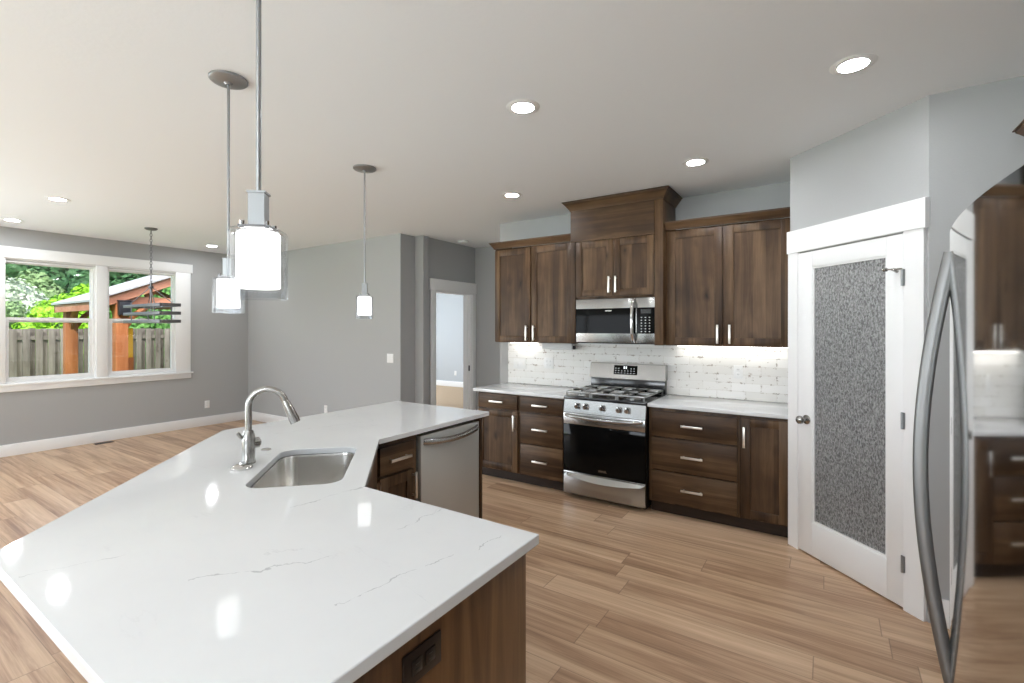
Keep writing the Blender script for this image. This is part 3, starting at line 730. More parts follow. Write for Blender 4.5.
# burners and grates
for bxx,byy,br in ((0.15,-0.53,0.045),(0.15,-0.24,0.038),(0.379,-0.385,0.05),(0.61,-0.53,0.05),(0.61,-0.24,0.035)):
    bm = BM(); lathe(bm,[(br+0.012,0.918),(br+0.010,0.926),(br,0.928),(br,0.938),(br*0.8,0.942),(0,0.942)],(bxx,byy,0),24); obj('burner', bm, M['iron'], t)
for k in range(3):
    x0 = 0.018+k*0.2435; x1 = x0+0.239; y0,y1 = -0.645,-0.105; z=0.958; q=0.006
    bm = BM()
    for yy in (y0,y1,(y0+y1)/2): bx(bm,x0,x1,yy-q,yy+q,z-0.010,z+0.006,bev=0.002)
    for xx in (x0+q,x1-q): bx(bm,xx-q,xx+q,y0,y1,z-0.010,z+0.006,bev=0.002)
    for cy in ((y0*0.75+y1*0.25),(y0*0.25+y1*0.75)):
        cx=(x0+x1)/2
        for a in range(4):
            an=a*PI/2; dx,dy=math.cos(an),math.sin(an); r1=0.022; r2=0.115 if dx else 0.13
            px0,px1=sorted((cx+dx*r1,cx+dx*r2)); py0,py1=sorted((cy+dy*r1,cy+dy*r2))
            bx(bm,px0-(q*0.8 if not dx else 0),px1+(q*0.8 if not dx else 0),py0-(q*0.8 if not dy else 0),py1+(q*0.8 if not dy else 0),z-0.006,z+0.012,bev=0.0015)
        for a in range(4):
            an=a*PI/2+PI/4; p0=(cx+math.cos(an)*0.035,cy+math.sin(an)*0.035,z+0.003); p1=(cx+math.cos(an)*0.145,cy+math.sin(an)*0.125,z+0.001)
            if abs(p1[0]-cx)<0.12: tube(bm,[p0,p1],0.0055,6)
    for xx in (x0+q,x1-q):
        for yy in (y0,y1): bx(bm,xx-q,xx+q,yy-q,yy+q,0.917,z)
    obj('grate', bm, M['iron'], t)

# ---------------------------------------------------------------- microwave
t = thing('microwave', 'stainless over-the-range microwave with black glass under the small cabinet', 'microwave', (-2.013,0,0))
bm = BM(); bx(bm,0.003,w-0.003,-0.375,-0.02,1.392,1.808,bev=0.002); obj('body', bm, M['black'], t)
bm = BM(); bx(bm,0.003,0.585,-0.412,-0.376,1.402,1.806,bev=0.004); md = obj('door', bm, M['steel'], t)
bm = BM(); bx(bm,0.004,0.584,-0.4135,-0.4125,1.487,1.718); mg = obj('window_glass', bm, M['bglass'], md)
bm = BM()
for i in range(6): bx(bm,0.30+i*0.011,0.307+i*0.011,-0.4142,-0.4135,1.690,1.700)
obj('badge', bm, M['nickel'], md)
bm = BM(); bx(bm,0.589,w-0.003,-0.412,-0.376,1.402,1.806,bev=0.004); cp = obj('control_panel', bm, M['steel'], t)
bm = BM(); bx(bm,0.60,w-0.004,-0.4135,-0.4125,1.487,1.718); kp = obj('keypad', bm, M['bglass'], cp)
for r_ in range(6):
    for q in range(3): box_obj('key_mark', M['pale_metal'], kp, 0.635+q*0.036,0.646+q*0.036,-0.4142,-0.4135,1.502+r_*0.025,1.508+r_*0.025)
bm = BM(); bx(bm,0.635,0.725,-0.4142,-0.4135,1.665,1.703); obj('display', bm, M['black_enamel'], kp)
bm = BM(); pts=[]
for i in range(23):
    u=i/22; pts.append((0.567,-0.41-0.05*(math.sin(PI*u))**0.5 if 0<u<1 else -0.41,1.795-0.385*u))
tube(bm,pts,0.012,12,(1.25,0.9)); obj('handle', bm, M['chrome'], md)
bm = BM(); bx(bm,0.02,w-0.02,-0.40,-0.05,1.384,1.3915); obj('vent_grille', bm, M['pale_metal'], t)

# ---------------------------------------------------------------- island
KQ = -6.185  # x+y of the long diagonal edge
top = [(-0.723,-3.329),(-1.51,-3.329),(-2.09,-2.752),(-2.10,-1.695),(-3.07,-1.695),(-3.07,-3.115),(-1.912,-4.273),(-0.723,-4.273)]
def pq(p,q): return ((q-p)*S2, (q+p)*S2)   # along the diagonal, across it
def rrect(p0,p1,q0,q1,r,n=6):
    out=[]
    for cx,cy,a0 in ((p1-r,q1-r,0),(p0+r,q1-r,90),(p0+r,q0+r,180),(p1-r,q0+r,270)):
        for i in range(n+1):
            a=math.radians(a0+90*i/n); out.append(pq(cx+r*math.cos(a),cy+r*math.sin(a)))
    return out
SP0,SP1,SQ0,SQ1 = -1.222,-0.612,-3.888,-3.522
hole = rrect(SP0,SP1,SQ0,SQ1,0.075)
def plate_hole(bm, outer, holes, z0, z1, bev=0.0):
    edges=[]
    for loop in [outer]+holes:
        vs=[bm.verts.new((x,y,z1)) for x,y in loop]
        edges += [bm.edges.new((vs[i],vs[(i+1)%len(vs)])) for i in range(len(vs))]
    r = bmesh.ops.triangle_fill(bm, edges=edges, use_beauty=True, use_dissolve=False)
    fs=[f for f in r['geom'] if isinstance(f,bmesh.types.BMFace)]
    e = bmesh.ops.extrude_face_region(bm, geom=fs)
    vs=[v for v in e['geom'] if isinstance(v,bmesh.types.BMVert)]
    bmesh.ops.translate(bm, verts=vs, vec=(0,0,z0-z1))
bm = BM(); plate_hole(bm, top, [hole], 0.884, 0.914)
isl = obj('island_countertop', bm, M['quartz'], smooth=30)
bv = isl.modifiers.new('edge_ease','BEVEL'); bv.width=0.003; bv.segments=2; bv.limit_method='ANGLE'; bv.angle_limit=math.radians(60)
tag(isl, 'large angled white quartz island countertop with sink cutout', 'countertop')
# sink bowl
bm = BM(); rings=[]
def ring(ins, z, r): return [bm.verts.new((x,y,z)) for x,y in rrect(SP0+ins,SP1-ins,SQ0+ins,SQ1-ins,max(r,0.01))]
specs=[(-0.022,0.8835,0.09),(0.004,0.8835,0.072),(0.006,0.872,0.07),(0.012,0.72,0.066),(0.022,0.70,0.06),(0.05,0.69,0.05)]
inner=[ring(*s) for s in specs]
for a,b in zip(inner,inner[1:]):
    for i in range(len(a)):
        j=(i+1)%len(a); bm.faces.new((a[i],a[j],b[j],b[i]))
bm.faces.new(inner[-1][::-1])
snk = obj('sink', bm, M['sinksteel'], smooth=50)
so = snk.modifiers.new('gauge','SOLIDIFY'); so.thickness=0.0015; so.offset=-1
tag(snk, 'undermount stainless steel sink bowl set diagonally in the island', 'sink')
bm = BM(); dx,dy = pq(-0.917,-3.705); lathe(bm,[(0.044,0.690),(0.044,0.693),(0.034,0.694),(0.030,0.690),(0,0.690)],(dx,dy,0),24); obj('drain', bm, M['chrome'], snk)
# faucet
FX,FY = -2.222,-3.405
t = thing('faucet', 'brushed nickel gooseneck pull-down faucet behind the island sink', 'faucet', (FX,FY,0.914), PI/4)
bm = BM(); lathe(bm,[(0.030,0.0),(0.030,0.004),(0.027,0.02),(0.0275,0.06),(0.029,0.10),(0.026,0.13),(0.019,0.150),(0.0,0.150)],(0,0,0),28); obj('body', bm, M['nickel'], t)
pts=[(0,0,0.14),(0,0,0.19),(0,0,0.255)]
R_=0.080
for i in range(1,15):
    a=PI-math.radians(163)*i/14; pts.append((R_+R_*math.cos(a),0,0.258+R_*math.sin(a)))
bm = BM(); tube(bm,pts,0.0145,16); obj('spout', bm, M['nickel'], t)
e=Vector(pts[-1]); dd=(Vector(pts[-1])-Vector(pts[-2])).normalized(); dd=Vector((dd.x+0.02,0,dd.z)).normalized()
bm = BM(); tube(bm,[e,e+dd*0.02,e+dd*0.09,e+dd*0.112],[0.0148,0.018,0.024,0.023],18); obj('spray_head', bm, M['nickel'], t)
hx,hy_=0.80,0.60
bm = BM(); cyl(bm,(hx*0.015,hy_*0.015,0.088),(hx*0.044,hy_*0.044,0.088),0.024,0.024,n=22); cyl(bm,(hx*0.044,hy_*0.044,0.088),(hx*0.052,hy_*0.052,0.088),0.020,0.012,n=22)
hv = obj('valve_hub', bm, M['nickel'], t)
bm = BM(); tube(bm,[(-0.014,-0.009,0.108),(-0.026,-0.017,0.122),(-0.035,-0.023,0.138),(-0.038,-0.025,0.144)],[0.006,0.0075,0.0085,0.006],12); obj('lever', bm, M['nickel'], t)
bm = BM(); lathe(bm,[(0.044,0.0),(0.045,0.006),(0.040,0.013),(0.026,0.019),(0.012,0.022),(0.011,0.028),(0.0,0.029)],(-2.158,-3.468,0.914),30)
tag(obj('sink_stopper', bm, M['chrome']), 'round chrome sink stopper lying beside the faucet base', 'sink stopper')
bm = BM(); lathe(bm,[(0.024,0.0),(0.024,0.004),(0.019,0.007),(0.0,0.007)],(-2.385,-3.231,0.914),24)
tag(obj('hole_cover', bm, M['chrome']), 'small flat chrome cap on the island right of the faucet', 'faucet hole cover')

# island cabinets
# right-hand cabinet: fronts face the range, planked end faces the photographer's side
c = thing('island_cabinet', 'brown island cabinet with planked end panel under the front right counter corner', 'cabinet', (-0.76,-3.98,0), PI)
bm = BM(); bx(bm,0.021,0.72,-0.60,-0.001,0.10,0.883,bev=0.001); obj('carcass', bm, M['wood_v'], c)
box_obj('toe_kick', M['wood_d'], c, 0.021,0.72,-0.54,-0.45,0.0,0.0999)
bm = BM(); bx(bm,0.0,0.02,-0.634,-0.001,0.0,0.883,bev=0.001); obj('end_panel', bm, M['planks'], c)
drawer(c,0.03,0.37,YF,0.725,0.868); drawer(c,0.38,0.71,YF,0.725,0.868)
shaker(c,0.03,0.37,YF,0.115,0.708,handle=(0.335,0.60)); shaker(c,0.38,0.71,YF,0.115,0.708,handle=(0.415,0.60))
# outlet on the planked end
def rotz_box(): pass
t = thing('electrical_outlet', 'dark bronze horizontal outlet plate on the planked island end panel', 'outlet', (-0.7595,-3.793,0.792), PI/2)
bm = BM(); bx(bm,-0.06,0.06,-0.007,0.0,-0.037,0.037,bev=0.003); obj('plate', bm, M['bronze'], t)
for s in (-1,1):
    bm = BM(); bx(bm,s*0.021-0.016,s*0.021+0.016,-0.0095,-0.0071,-0.016,0.016,bev=0.002); k_=obj('socket', bm, M['bronze2'], t)
    bm = BM(); bx(bm,s*0.021-0.006,s*0.021+0.006,-0.0105,-0.0096,0.005,0.007); bx(bm,s*0.021-0.006,s*0.021+0.006,-0.0105,-0.0096,-0.007,-0.005); obj('slot', bm, M['slot'], k_)
# diagonal sink cabinet: hollow shell with two doors
c = sink_cab = thing('sink_cabinet', 'brown diagonal sink cabinet in the inner corner of the island, with its back panelling', 'cabinet', (0,0,0))
bm = BM()
poly=[(-1.482,-3.365),(-2.118,-2.742),(-2.72,-2.742),(-2.72,-3.10),(-1.84,-3.98),(-1.482,-3.98)]
cxy=Vector((sum(p[0] for p in poly)/6,sum(p[1] for p in poly)/6))
for i in range(len(poly)):
    a=Vector(poly[i]); b_=Vector(poly[(i+1)%len(poly)]); nrm=Vector((b_.y-a.y,-(b_.x-a.x))).normalized()
    if nrm.dot(cxy-a)<0: nrm=-nrm
    ai=a+nrm*0.018; bi=b_+nrm*0.018
    quadbox(bm,[(*a,0.10),(*b_,0.10),(*bi,0.10),(*ai,0.10)],[(*a,0.883),(*b_,0.883),(*bi,0.883),(*ai,0.883)])
prism(bm,[tuple(Vector(p)*0.98+cxy*0.02) for p in poly],0.08,0.0999)
obj('carcass', bm, M['wood_v'], c)
def diag_door(p0,p1,hp,z0=0.115,z1=0.70):
    bm = BM(); fr=0.06
    def qb(a,b,c_,d,o0,o1):
        A=pq(a,QF+o0);B=pq(b,QF+o0);C_=pq(b,QF+o1);D=pq(a,QF+o1)
        quadbox(bm,[(*A,c_),(*B,c_),(*C_,c_),(*D,c_)],[(*A,d),(*B,d),(*C_,d),(*D,d)])
    qb(p0,p0+fr,z0,z1,0,0.02); qb(p1-fr,p1,z0,z1,0,0.02); qb(p0+fr,p1-fr,z0,z0+fr,0,0.02); qb(p0+fr,p1-fr,z1-fr,z1,0,0.02); qb(p0+fr,p1-fr,z0+fr,z1-fr,0,0.010)
    d = obj('door', bm, M['wood_v'], c)
    bm = BM(); qb(hp-0.006,hp+0.006,z1-0.2,z1-0.04,0.045,0.054); qb(hp-0.005,hp+0.005,z1-0.19,z1-0.18,0.02,0.045); qb(hp-0.005,hp+0.005,z1-0.06,z1-0.05,0.02,0.045); obj('handle', bm, M['pull'], d)
QF = -3.4268
diag_door(-1.24,-0.905,-0.94); diag_door(-0.895,-0.56,-0.86)
# wing drawer cabinet, fronts facing +x
c = thing('island_cabinet', 'narrow brown island cabinet, drawer over door, beside the dishwasher', 'cabinet', (-2.75,-2.74,0), PI/2)
W=0.335
bm = BM(); bx(bm,0.0,W,-0.60,-0.022,0.10,0.883,bev=0.001); obj('carcass', bm, M['wood_v'], c)
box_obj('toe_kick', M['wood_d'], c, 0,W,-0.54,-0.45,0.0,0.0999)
drawer(c,0.03,0.302,-0.62,0.685,0.845); shaker(c,0.03,0.302,-0.62,0.115,0.668,handle=(0.285,0.575),hl=0.16)
# island end + back panel
bm = BM(); bx(bm,-2.75,-2.13,-1.765,-1.742,0.0,0.883,bev=0.001); bx(bm,-2.772,-2.7505,-3.12,-1.742,0.0,0.883,bev=0.001)
prism(bm,[(-2.772,-3.12),(-2.757,-3.105),(-1.84,-4.021),(-1.855,-4.036)],0,0.883)
bx(bm,-1.84,-0.7605,-4.01,-3.985,0,0.883)
obj('back_panel', bm, M['wood_v'], sink_cab)
# dishwasher
t = thing('dishwasher', 'stainless dishwasher with curved bar handle built into the island', 'dishwasher', (-2.75,-2.395,0), PI/2)
W=0.61
bm = BM(); bx(bm,0.006,W-0.006,-0.575,-0.03,0.02,0.878); obj('tub', bm, M['black'], t)
box_obj('toe_kick', M['black'], t, 0.006,W-0.006,-0.60,-0.576,0.0,0.095)
bm = BM(); bx(bm,0.006,W-0.006,-0.628,-0.577,0.10,0.858,bev=0.006); dd_ = obj('door', bm, M['steel_v'], t)
bm = BM(); bow(bm,0.03,W-0.03,-0.624,0.818,0.042,0.015,dz=-0.018,flat=(1.0,1.35)); obj('handle', bm, M['steel'], dd_)

# ---------------------------------------------------------------- outlets and switches
def plate(name, loc, rotz, label, cat, w_=0.072, h_=0.117, kind='outlet', n=1, group=None):
    t = thing(name, label, cat, loc, rotz, group)
    bm = BM(); bx(bm,-w_/2,w_/2,-0.006,0,-h_/2,h_/2,bev=0.002); obj('plate', bm, M['plate'], t)
    for k in range(n):
        cx=(k-(n-1)/2)*0.046
        if kind=='outlet':
            for s in (-1,1):
                bm = BM(); bx(bm,cx-0.016,cx+0.016,-0.009,-0.0061,s*0.021-0.014,s*0.021+0.014,bev=0.002); q=obj('socket', bm, M['plate'], t)
                bm = BM(); bx(bm,cx-0.007,cx-0.005,-0.0096,-0.0091,s*0.021-0.004,s*0.021+0.006); bx(bm,cx+0.005,cx+0.007,-0.0096,-0.0091,s*0.021-0.004,s*0.021+0.006); obj('slot', bm, M['slot'], q)
        else:
            bm = BM(); bx(bm,cx-0.017,cx+0.017,-0.010,-0.0061,-0.033,0.033,bev=0.002); obj('rocker', bm, M['plate'], t)
    return t
plate('light_switch', (-4.735,-0.258,1.146), 0, 'white two-gang light switch on the grey middle wall near its corner', 'light switch', 0.118,0.117,'switch',2)
plate('electrical_outlet', (-6.079,-0.258,0.36), 0, 'white outlet low on the middle wall just above the island edge', 'outlet')
plate('electrical_outlet', (XW,-0.905,0.335), PI/2, 'white outlet low on the window wall right of the window', 'outlet')
plate('light_switch', (-2.90,-0.012,1.137), 0, 'white multi-gang switch plate on the backsplash at its left end', 'light switch', 0.165,0.117,'switch',3)
plate('electrical_outlet', (-2.527,-0.012,1.157), 0, 'white outlet on the backsplash left of the range', 'outlet',0.118,0.117,'outlet',2)
plate('electrical_outlet', (-0.648,-0.012,1.155), 0, 'white outlet on the backsplash right of the range', 'outlet')
plate('electrical_outlet', (-8.15,5.1,0.36), 0, 'tiny white outlet on the far room wall seen through the doorway', 'outlet')

# ---------------------------------------------------------------- recessed lights
def downlight(x,y,label,lit=True):
    t = thing('recessed_light', label, 'ceiling light', (x,y,H), 0, 'recessed ceiling lights')
    bm = BM(); prof=[(0.060,-0.001),(0.060,-0.006),(0.082,-0.005),(0.092,-0.001),(0.092,0.0),(0.060,0.0)]
    n=36; rings=[[bm.verts.new((r*math.cos(2*PI*i/n),r*math.sin(2*PI*i/n),z)) for i in range(n)] for r,z in prof]
    for k in range(len(rings)):
        a,b=rings[k],rings[(k+1)%len(rings)]
        for i in range(n):
            j=(i+1)%n; bm.faces.new((a[i],a[j],b[j],b[i]))
    obj('trim_ring', bm, M['plate'], t)
    bm = BM(); lathe(bm,[(0.0,-0.004),(0.059,-0.0035),(0.059,-0.0005),(0.0,-0.0005)],(0,0,0),32); obj('lens', bm, M['lens'] if lit else M['plate'], t)
downlight(-1.394,-2.351,'lit ceiling light nearest above the sink corner of the island, top centre')
downlight(0.099,-1.874,'lit ceiling light in front of the pantry door, largest of all')
downlight(-0.803,-0.924,'lit ceiling light in front of the right upper cabinet')
downlight(-2.396,-0.94,'lit ceiling light left of the tall cabinet over the microwave')
downlight(-6.03,-3.17,'lit ceiling light over the dining area, left side, nearer one')
downlight(-7.61,-3.18,'lit ceiling light at the far left beside the picture edge')
downlight(-1.35,-5.35,'added unseen ceiling light behind the photographer, over the island back')  # this and the next two: fixtures added out of view to brighten the kitchen
downlight(0.05,-5.35,'added unseen ceiling light behind the photographer, nearest the refrigerator')
downlight(-3.6,-5.35,'added unseen ceiling light behind the photographer, towards the patio door')
downlight(-7.55,-1.13,'small lit ceiling light near the window wall behind the pendants')
t = thing('hall_ceiling_fixture', 'small unlit round fixture on the hall ceiling before the doorway', 'ceiling fixture', (-4.22,0.60,H))  # unlit round ceiling fixture, modelled as a shallow dome in a ring
bm = BM(); lathe(bm,[(0.066,0.0),(0.066,-0.012),(0.058,-0.026),(0.03,-0.032),(0.0,-0.032)],(0,0,0),30); obj('cover', bm, M['plate'], t)
bm = BM(); lathe(bm,[(0.075,0.0),(0.075,-0.006),(0.067,-0.007),(0.067,0.0)],(0,0,0),30); obj('base_ring', bm, M['pale_metal'], t)

# ---------------------------------------------------------------- pendants
def pendant(x,y,label):
    t = thing('pendant_light', label, 'pendant light', (x,y,H), 0, 'pendant lights over the island')
    bm = BM(); lathe(bm,[(0.084,0.0),(0.084,-0.010),(0.078,-0.015),(0.02,-0.022),(0.012,-0.030),(0.0,-0.030)],(0,0,0),32); obj('canopy', bm, M['pend'], t)
    zt = 1.784-H
    bm = BM(); cyl(bm,(0,0,-0.028),(0,0,zt+0.086),0.0062,n=14); obj('stem', bm, M['pend'], t)
    bm = BM(); a=0.0187; rr=Matrix.Rotation(0.75,3,'Z')
    def rb(x0,x1,y0,y1,z0,z1):
        q=[rr@Vector(p) for p in ((x0,y0,0),(x1,y0,0),(x1,y1,0),(x0,y1,0))]
        quadbox(bm,[(p.x,p.y,z0) for p in q],[(p.x,p.y,z1) for p in q])
    rb(-a,a,-a,a,zt+0.002,zt+0.084); rb(-a-0.003,a+0.003,-a-0.003,a+0.003,zt+0.084,zt+0.089); so_=obj('socket_block', bm, M['pend'], t)
    bm = BM()
    for i in range(4):
        an=0.75+PI/4+i*PI/2; p=Vector((math.cos(an)*0.040,math.sin(an)*0.040,zt+0.006)); cyl(bm,p-Vector((0,0,0.012)),p+Vector((0,0,0.006)),0.005,n=10)
    rb(-0.036,0.036,-0.036,0.036,zt-0.004,zt+0.0015)
    obj('holder', bm, M['chrome'], t)
    # frosted inner cylinder
    bm = BM(); lathe(bm,[(0.0,zt-0.012),(0.046,zt-0.012),(0.050,zt-0.016),(0.050,zt-0.150),(0.047,zt-0.152),(0.0,zt-0.150)],(0,0,0),32); obj('inner_shade', bm, M['shade'], t)
    # clear outer glass box with rounded corners, open at the bottom
    bm = BM(); ro=[];n=5
    def loop(h,r,z):
        out=[]
        for cx,cy,a0 in ((h-r,h-r,0),(-h+r,h-r,90),(-h+r,-h+r,180),(h-r,-h+r,270)):
            for i in range(n+1):
                an=math.radians(a0+90*i/n); v=rr@Vector((cx+r*math.cos(an),cy+r*math.sin(an),0)); out.append(bm.verts.new((v.x,v.y,z)))
        return out
    L=[loop(0.040,0.02,zt-0.005),loop(0.056,0.024,zt-0.007),loop(0.059,0.024,zt-0.012),loop(0.059,0.024,zt-0.178),loop(0.054,0.02,zt-0.178),loop(0.054,0.02,zt-0.014),loop(0.040,0.016,zt-0.010)]
    for k in range(len(L)):
        a_,b_=L[k],L[(k+1)%len(L)]
        for i in range(len(a_)):
            j=(i+1)%len(a_); bm.faces.new((a_[i],a_[j],b_[j],b_[i]))
    obj('glass_shade', bm, M['shell'], t)
pendant(-1.19,-3.924,'nearest pendant light, largest, hanging over the island front')
pendant(-2.434,-3.39,'middle pendant light hanging behind the nearest one over the island sink')
pendant(-2.923,-2.166,'farthest pendant light over the island wing, against the grey middle wall')

# ---------------------------------------------------------------- dining chandelier
t = thing('chandelier', 'grey rectangular linear chandelier hanging on a chain before the window', 'chandelier', (-6.84,-2.14,H))
bm = BM(); lathe(bm,[(0.065,0.0),(0.065,-0.012),(0.05,-0.022),(0.012,-0.028),(0.0,-0.028)],(0,0,0),28); obj('canopy', bm, M['chand'], t)
bm = BM(); zc=-0.028; k=0
while zc > -0.66:
    pts=[]
    for i in range(11):
        a=2*PI*i/10; u=0.011*math.cos(a); v=0.022*math.sin(a)
        pts.append((u if k%2==0 else 0,0 if k%2==0 else u,zc-0.02+v))
    tube(bm,pts,0.0035,6); zc-=0.034; k+=1
obj('chain', bm, M['chand'], t)
bm = BM(); cyl(bm,(0,0,-0.66),(0,0,-0.80),0.014,n=14); lathe(bm,[(0.0,-0.70),(0.03,-0.705),(0.03,-0.72),(0.0,-0.725)],(0,0,0),18); obj('hub', bm, M['chand'], t)
LX,LY=0.53,0.10
for sx in (-1,1):
    for sy in (-1,1):
        bm = BM(); tube(bm,[(0.01*sx,0.01*sy,-0.72),(sx*0.34,sy*LY*0.9,-0.905)],0.0045,8); obj('arm', bm, M['chand'], t)
for z in (-0.94,-1.035,-1.13):
    bm = BM(); hb=0.018
    for sy in (-1,1): bx(bm,-LX,LX,sy*LY-0.009,sy*LY+0.009,z-hb,z+hb,bev=0.002)
    for sx in (-1,1): bx(bm,sx*LX-0.009,sx*LX+0.009,-LY+0.0095,LY-0.0095,z-hb,z+hb,bev=0.002)
    obj('rail', bm, M['chand'], t)
for sx in (-1,1):
    for sy in (-1,1):
        bm = BM(); bx(bm,sx*(LX-0.2)-0.012,sx*(LX-0.2)+0.012,sy*(LY-0.0125)-0.003,sy*(LY-0.0125)+0.003,-1.14,-0.90); obj('upright', bm, M['chand'], t)
bm = BM(); cyl(bm,(0,0,-0.80),(0,0,-1.02),0.008,n=10); bx(bm,-0.38,0.38,-0.01,0.01,-1.03,-1.015); bx(bm,-0.38,-0.36,-LY+0.008,LY-0.008,-1.03,-1.015); bx(bm,0.36,0.38,-LY+0.008,LY-0.008,-1.03,-1.015); obj('lamp_bar', bm, M['chand'], t)
for i in range(5):
    x=-0.32+0.16*i
    bm = BM(); lathe(bm,[(0.010,-1.015),(0.010,-0.985),(0.016,-0.975),(0.020,-0.955),(0.014,-0.93),(0.0,-0.922)],(x,0,0),14); obj('bulb', bm, M['shell'], t)

# ---------------------------------------------------------------- refrigerator
FYc, FHW, FZT = -3.25, 0.455, 1.79
t = thing('refrigerator', 'stainless refrigerator with bowed door and long curved handle at the right edge', 'refrigerator', (0,FYc,0))
bm = BM(); bx(bm,0.345,1.03,-FHW+0.005,FHW-0.005,0.025,1.765,bev=0.004); obj('body', bm, M['pale_metal'], t)
def fd(y): return 0.2485 + y*y/(2*3.0)
def fdoor(name, z0,z1, parent):
    bm = BM(); n=28; ys=[-FHW+2*FHW*i/n for i in range(n+1)]
    prof=[(fd(y),y) for y in ys]
    # soft rounded side edges
    poly=[(fd(ys[0])+0.012,ys[0])]+[(fd(ys[0])+0.003,ys[0]+0.004)]+prof[1:-1]+[(fd(ys[-1])+0.003,ys[-1]-0.004)]+[(fd(ys[-1])+0.012,ys[-1])]+[(0.342,FHW),(0.342,-FHW)]
    prism(bm, poly, z0, z1); return obj(name, bm, M['fridge'], parent, smooth=25)
fdr = fdoor('door', 0.56, FZT, t); fz = fdoor('freezer_drawer', 0.06, 0.55, t)
hy = 0.385
bm = BM(); pts=[]
z0h,z1h = 0.585,1.735
for i in range(33):
    u=i/32; pts.append((fd(hy)+0.004-0.064*math.sin(PI*u)**0.95 if 0<u<1 else fd(hy)+0.004, hy, z0h+(z1h-z0h)*u))
tube(bm,pts,0.0135,14,(1.0,1.25)); obj('handle', bm, M['fhandle'], fdr)
bm = BM(); bow_pts=[]
for i in range(25):
    u=i/24; y=-0.37+0.74*u; bow_pts.append((fd(y)-(0.062*math.sin(PI*u)**0.5 if 0<u<1 else -0.004), y, 0.50))
tube(bm,bow_pts,0.0135,12); obj('handle', bm, M['fhandle'], fz)
box_obj('hinge_cover', M['black'], t, 0.36,0.46,-FHW+0.02,-FHW+0.12,1.765,1.79, bev=0.004)
box_obj('base_grille', M['black'], t, 0.34,0.36,-FHW+0.02,FHW-0.02,0.0,0.058)

# floor register by the window wall
t = thing('floor_register', 'small dark floor vent against the baseboard under the window', 'floor vent', (-8.09,-2.23,0.0))
bm = BM(); bx(bm,-0.05,0.05,-0.10,0.10,0.0,0.004,bev=0.001); obj('frame', bm, M['bronze'], t)
bm = BM()
for i in range(7): bx(bm,-0.04,0.04,-0.085+i*0.0245,-0.072+i*0.0245,0.0041,0.0065)
obj('louvres', bm, M['slot'], t)

# ---------------------------------------------------------------- the yard
GZ = -0.30
bm = BM(); bx(bm,-60,30,-40,40,GZ-0.2,GZ); tag(obj('lawn', bm, M['grass']), 'green lawn outside the window up to the fence', 'grass', kind='stuff')
FXX = -15.0
t = thing('fence', 'weathered grey board fence across the yard behind the pavilion', 'fence', (FXX,0,GZ))
for z in (0.35,1.62):
    bm = BM(); bx(bm,-0.02,0.02,-5.0,5.0,z-0.045,z+0.045); obj('rail', bm, M['fence'], t)
y=-4.4; k=0
while y < 4.6:
    bm = BM(); x = 0.03 if k%2==0 else -0.03; h=1.83+random.uniform(-0.012,0.012); wd=0.118
    bx(bm,x-0.009,x+0.009,y,y+wd,0.02,h,bev=0.002); obj('board', bm, M['fence'], t)
    y += 0.100 if k%2==0 else 0.110; k+=1
# pavilion
PE = -1.75; PXN,PXF = -10.35,-12.35; PZ=1.95; SL=0.43; RY=0.30; RZ=PZ+SL*(RY-PE)
t = thing('pavilion', 'cedar garden pavilion with grey shingled gable roof outside the window', 'pavilion', (0,0,0))
def yz(bm, pts, x0, x1):   # polygon in (y,z) extruded along x
    a=[bm.verts.new((x0,y,z)) for y,z in pts]; b=[bm.verts.new((x1,y,z)) for y,z in pts]
    bm.faces.new(a); bm.faces.new(b[::-1])
    for i in range(len(pts)):
        j=(i+1)%len(pts); bm.faces.new((a[j],a[i],b[i],b[j]))
for sgn in (1,-1):
    def Y(v): return v if sgn==1 else 2*RY-v
    bm = BM(); yz(bm,[(Y(PE-0.03),PZ+0.03),(Y(RY),RZ+0.045),(Y(RY),RZ+0.075),(Y(PE-0.03),PZ+0.065)],PXF-0.05,PXN+0.05); obj('roof', bm, M['shingle'], t)
    for x in (PXN-0.02,PXF+0.06):
        bm = BM(); yz(bm,[(Y(PE),PZ-0.12),(Y(RY),RZ-0.13),(Y(RY),RZ+0.03),(Y(PE),PZ+0.02)],x-0.04,x); obj('fascia', bm, M['cedar_h'], t)
    bm = BM(); bx(bm,PXF,PXN-0.05,min(Y(PE),Y(PE+0.04)),max(Y(PE),Y(PE+0.04)),PZ-0.11,PZ+0.02); obj('eave_board', bm, M['cedar_h'], t)
    for px,yp in ((PXN-0.12,-1.31),(PXF+0.2,-1.56)):
        y0=Y(yp)
        bm = BM(); bx(bm,px-0.09,px+0.09,y0-0.09,y0+0.09,GZ,PZ+0.02,bev=0.006); p=obj('post', bm, M['cedar'], t)
        bm = BM(); s=sgn
        tube(bm,[(px,y0+s*0.05,PZ-0.42),(px,y0+s*0.20,PZ-0.18),(px,y0+s*0.42,PZ+0.0)],0.05,6); obj('brace', bm, M['cedar'], p)
        bm = BM(); dx_= -1 if px>-11.3 else 1
        tube(bm,[(px+dx_*0.05,y0,PZ-0.42),(px+dx_*0.2,y0,PZ-0.16),(px+dx_*0.4,y0,PZ)],0.05,6); obj('brace', bm, M['cedar'], p)
    bm = BM(); bx(bm,PXF+0.05,PXN-0.07,Y(-1.42)-0.07,Y(-1.42)+0.07,PZ+0.0,PZ+0.12); obj('beam', bm, M['cedar_h'], t)
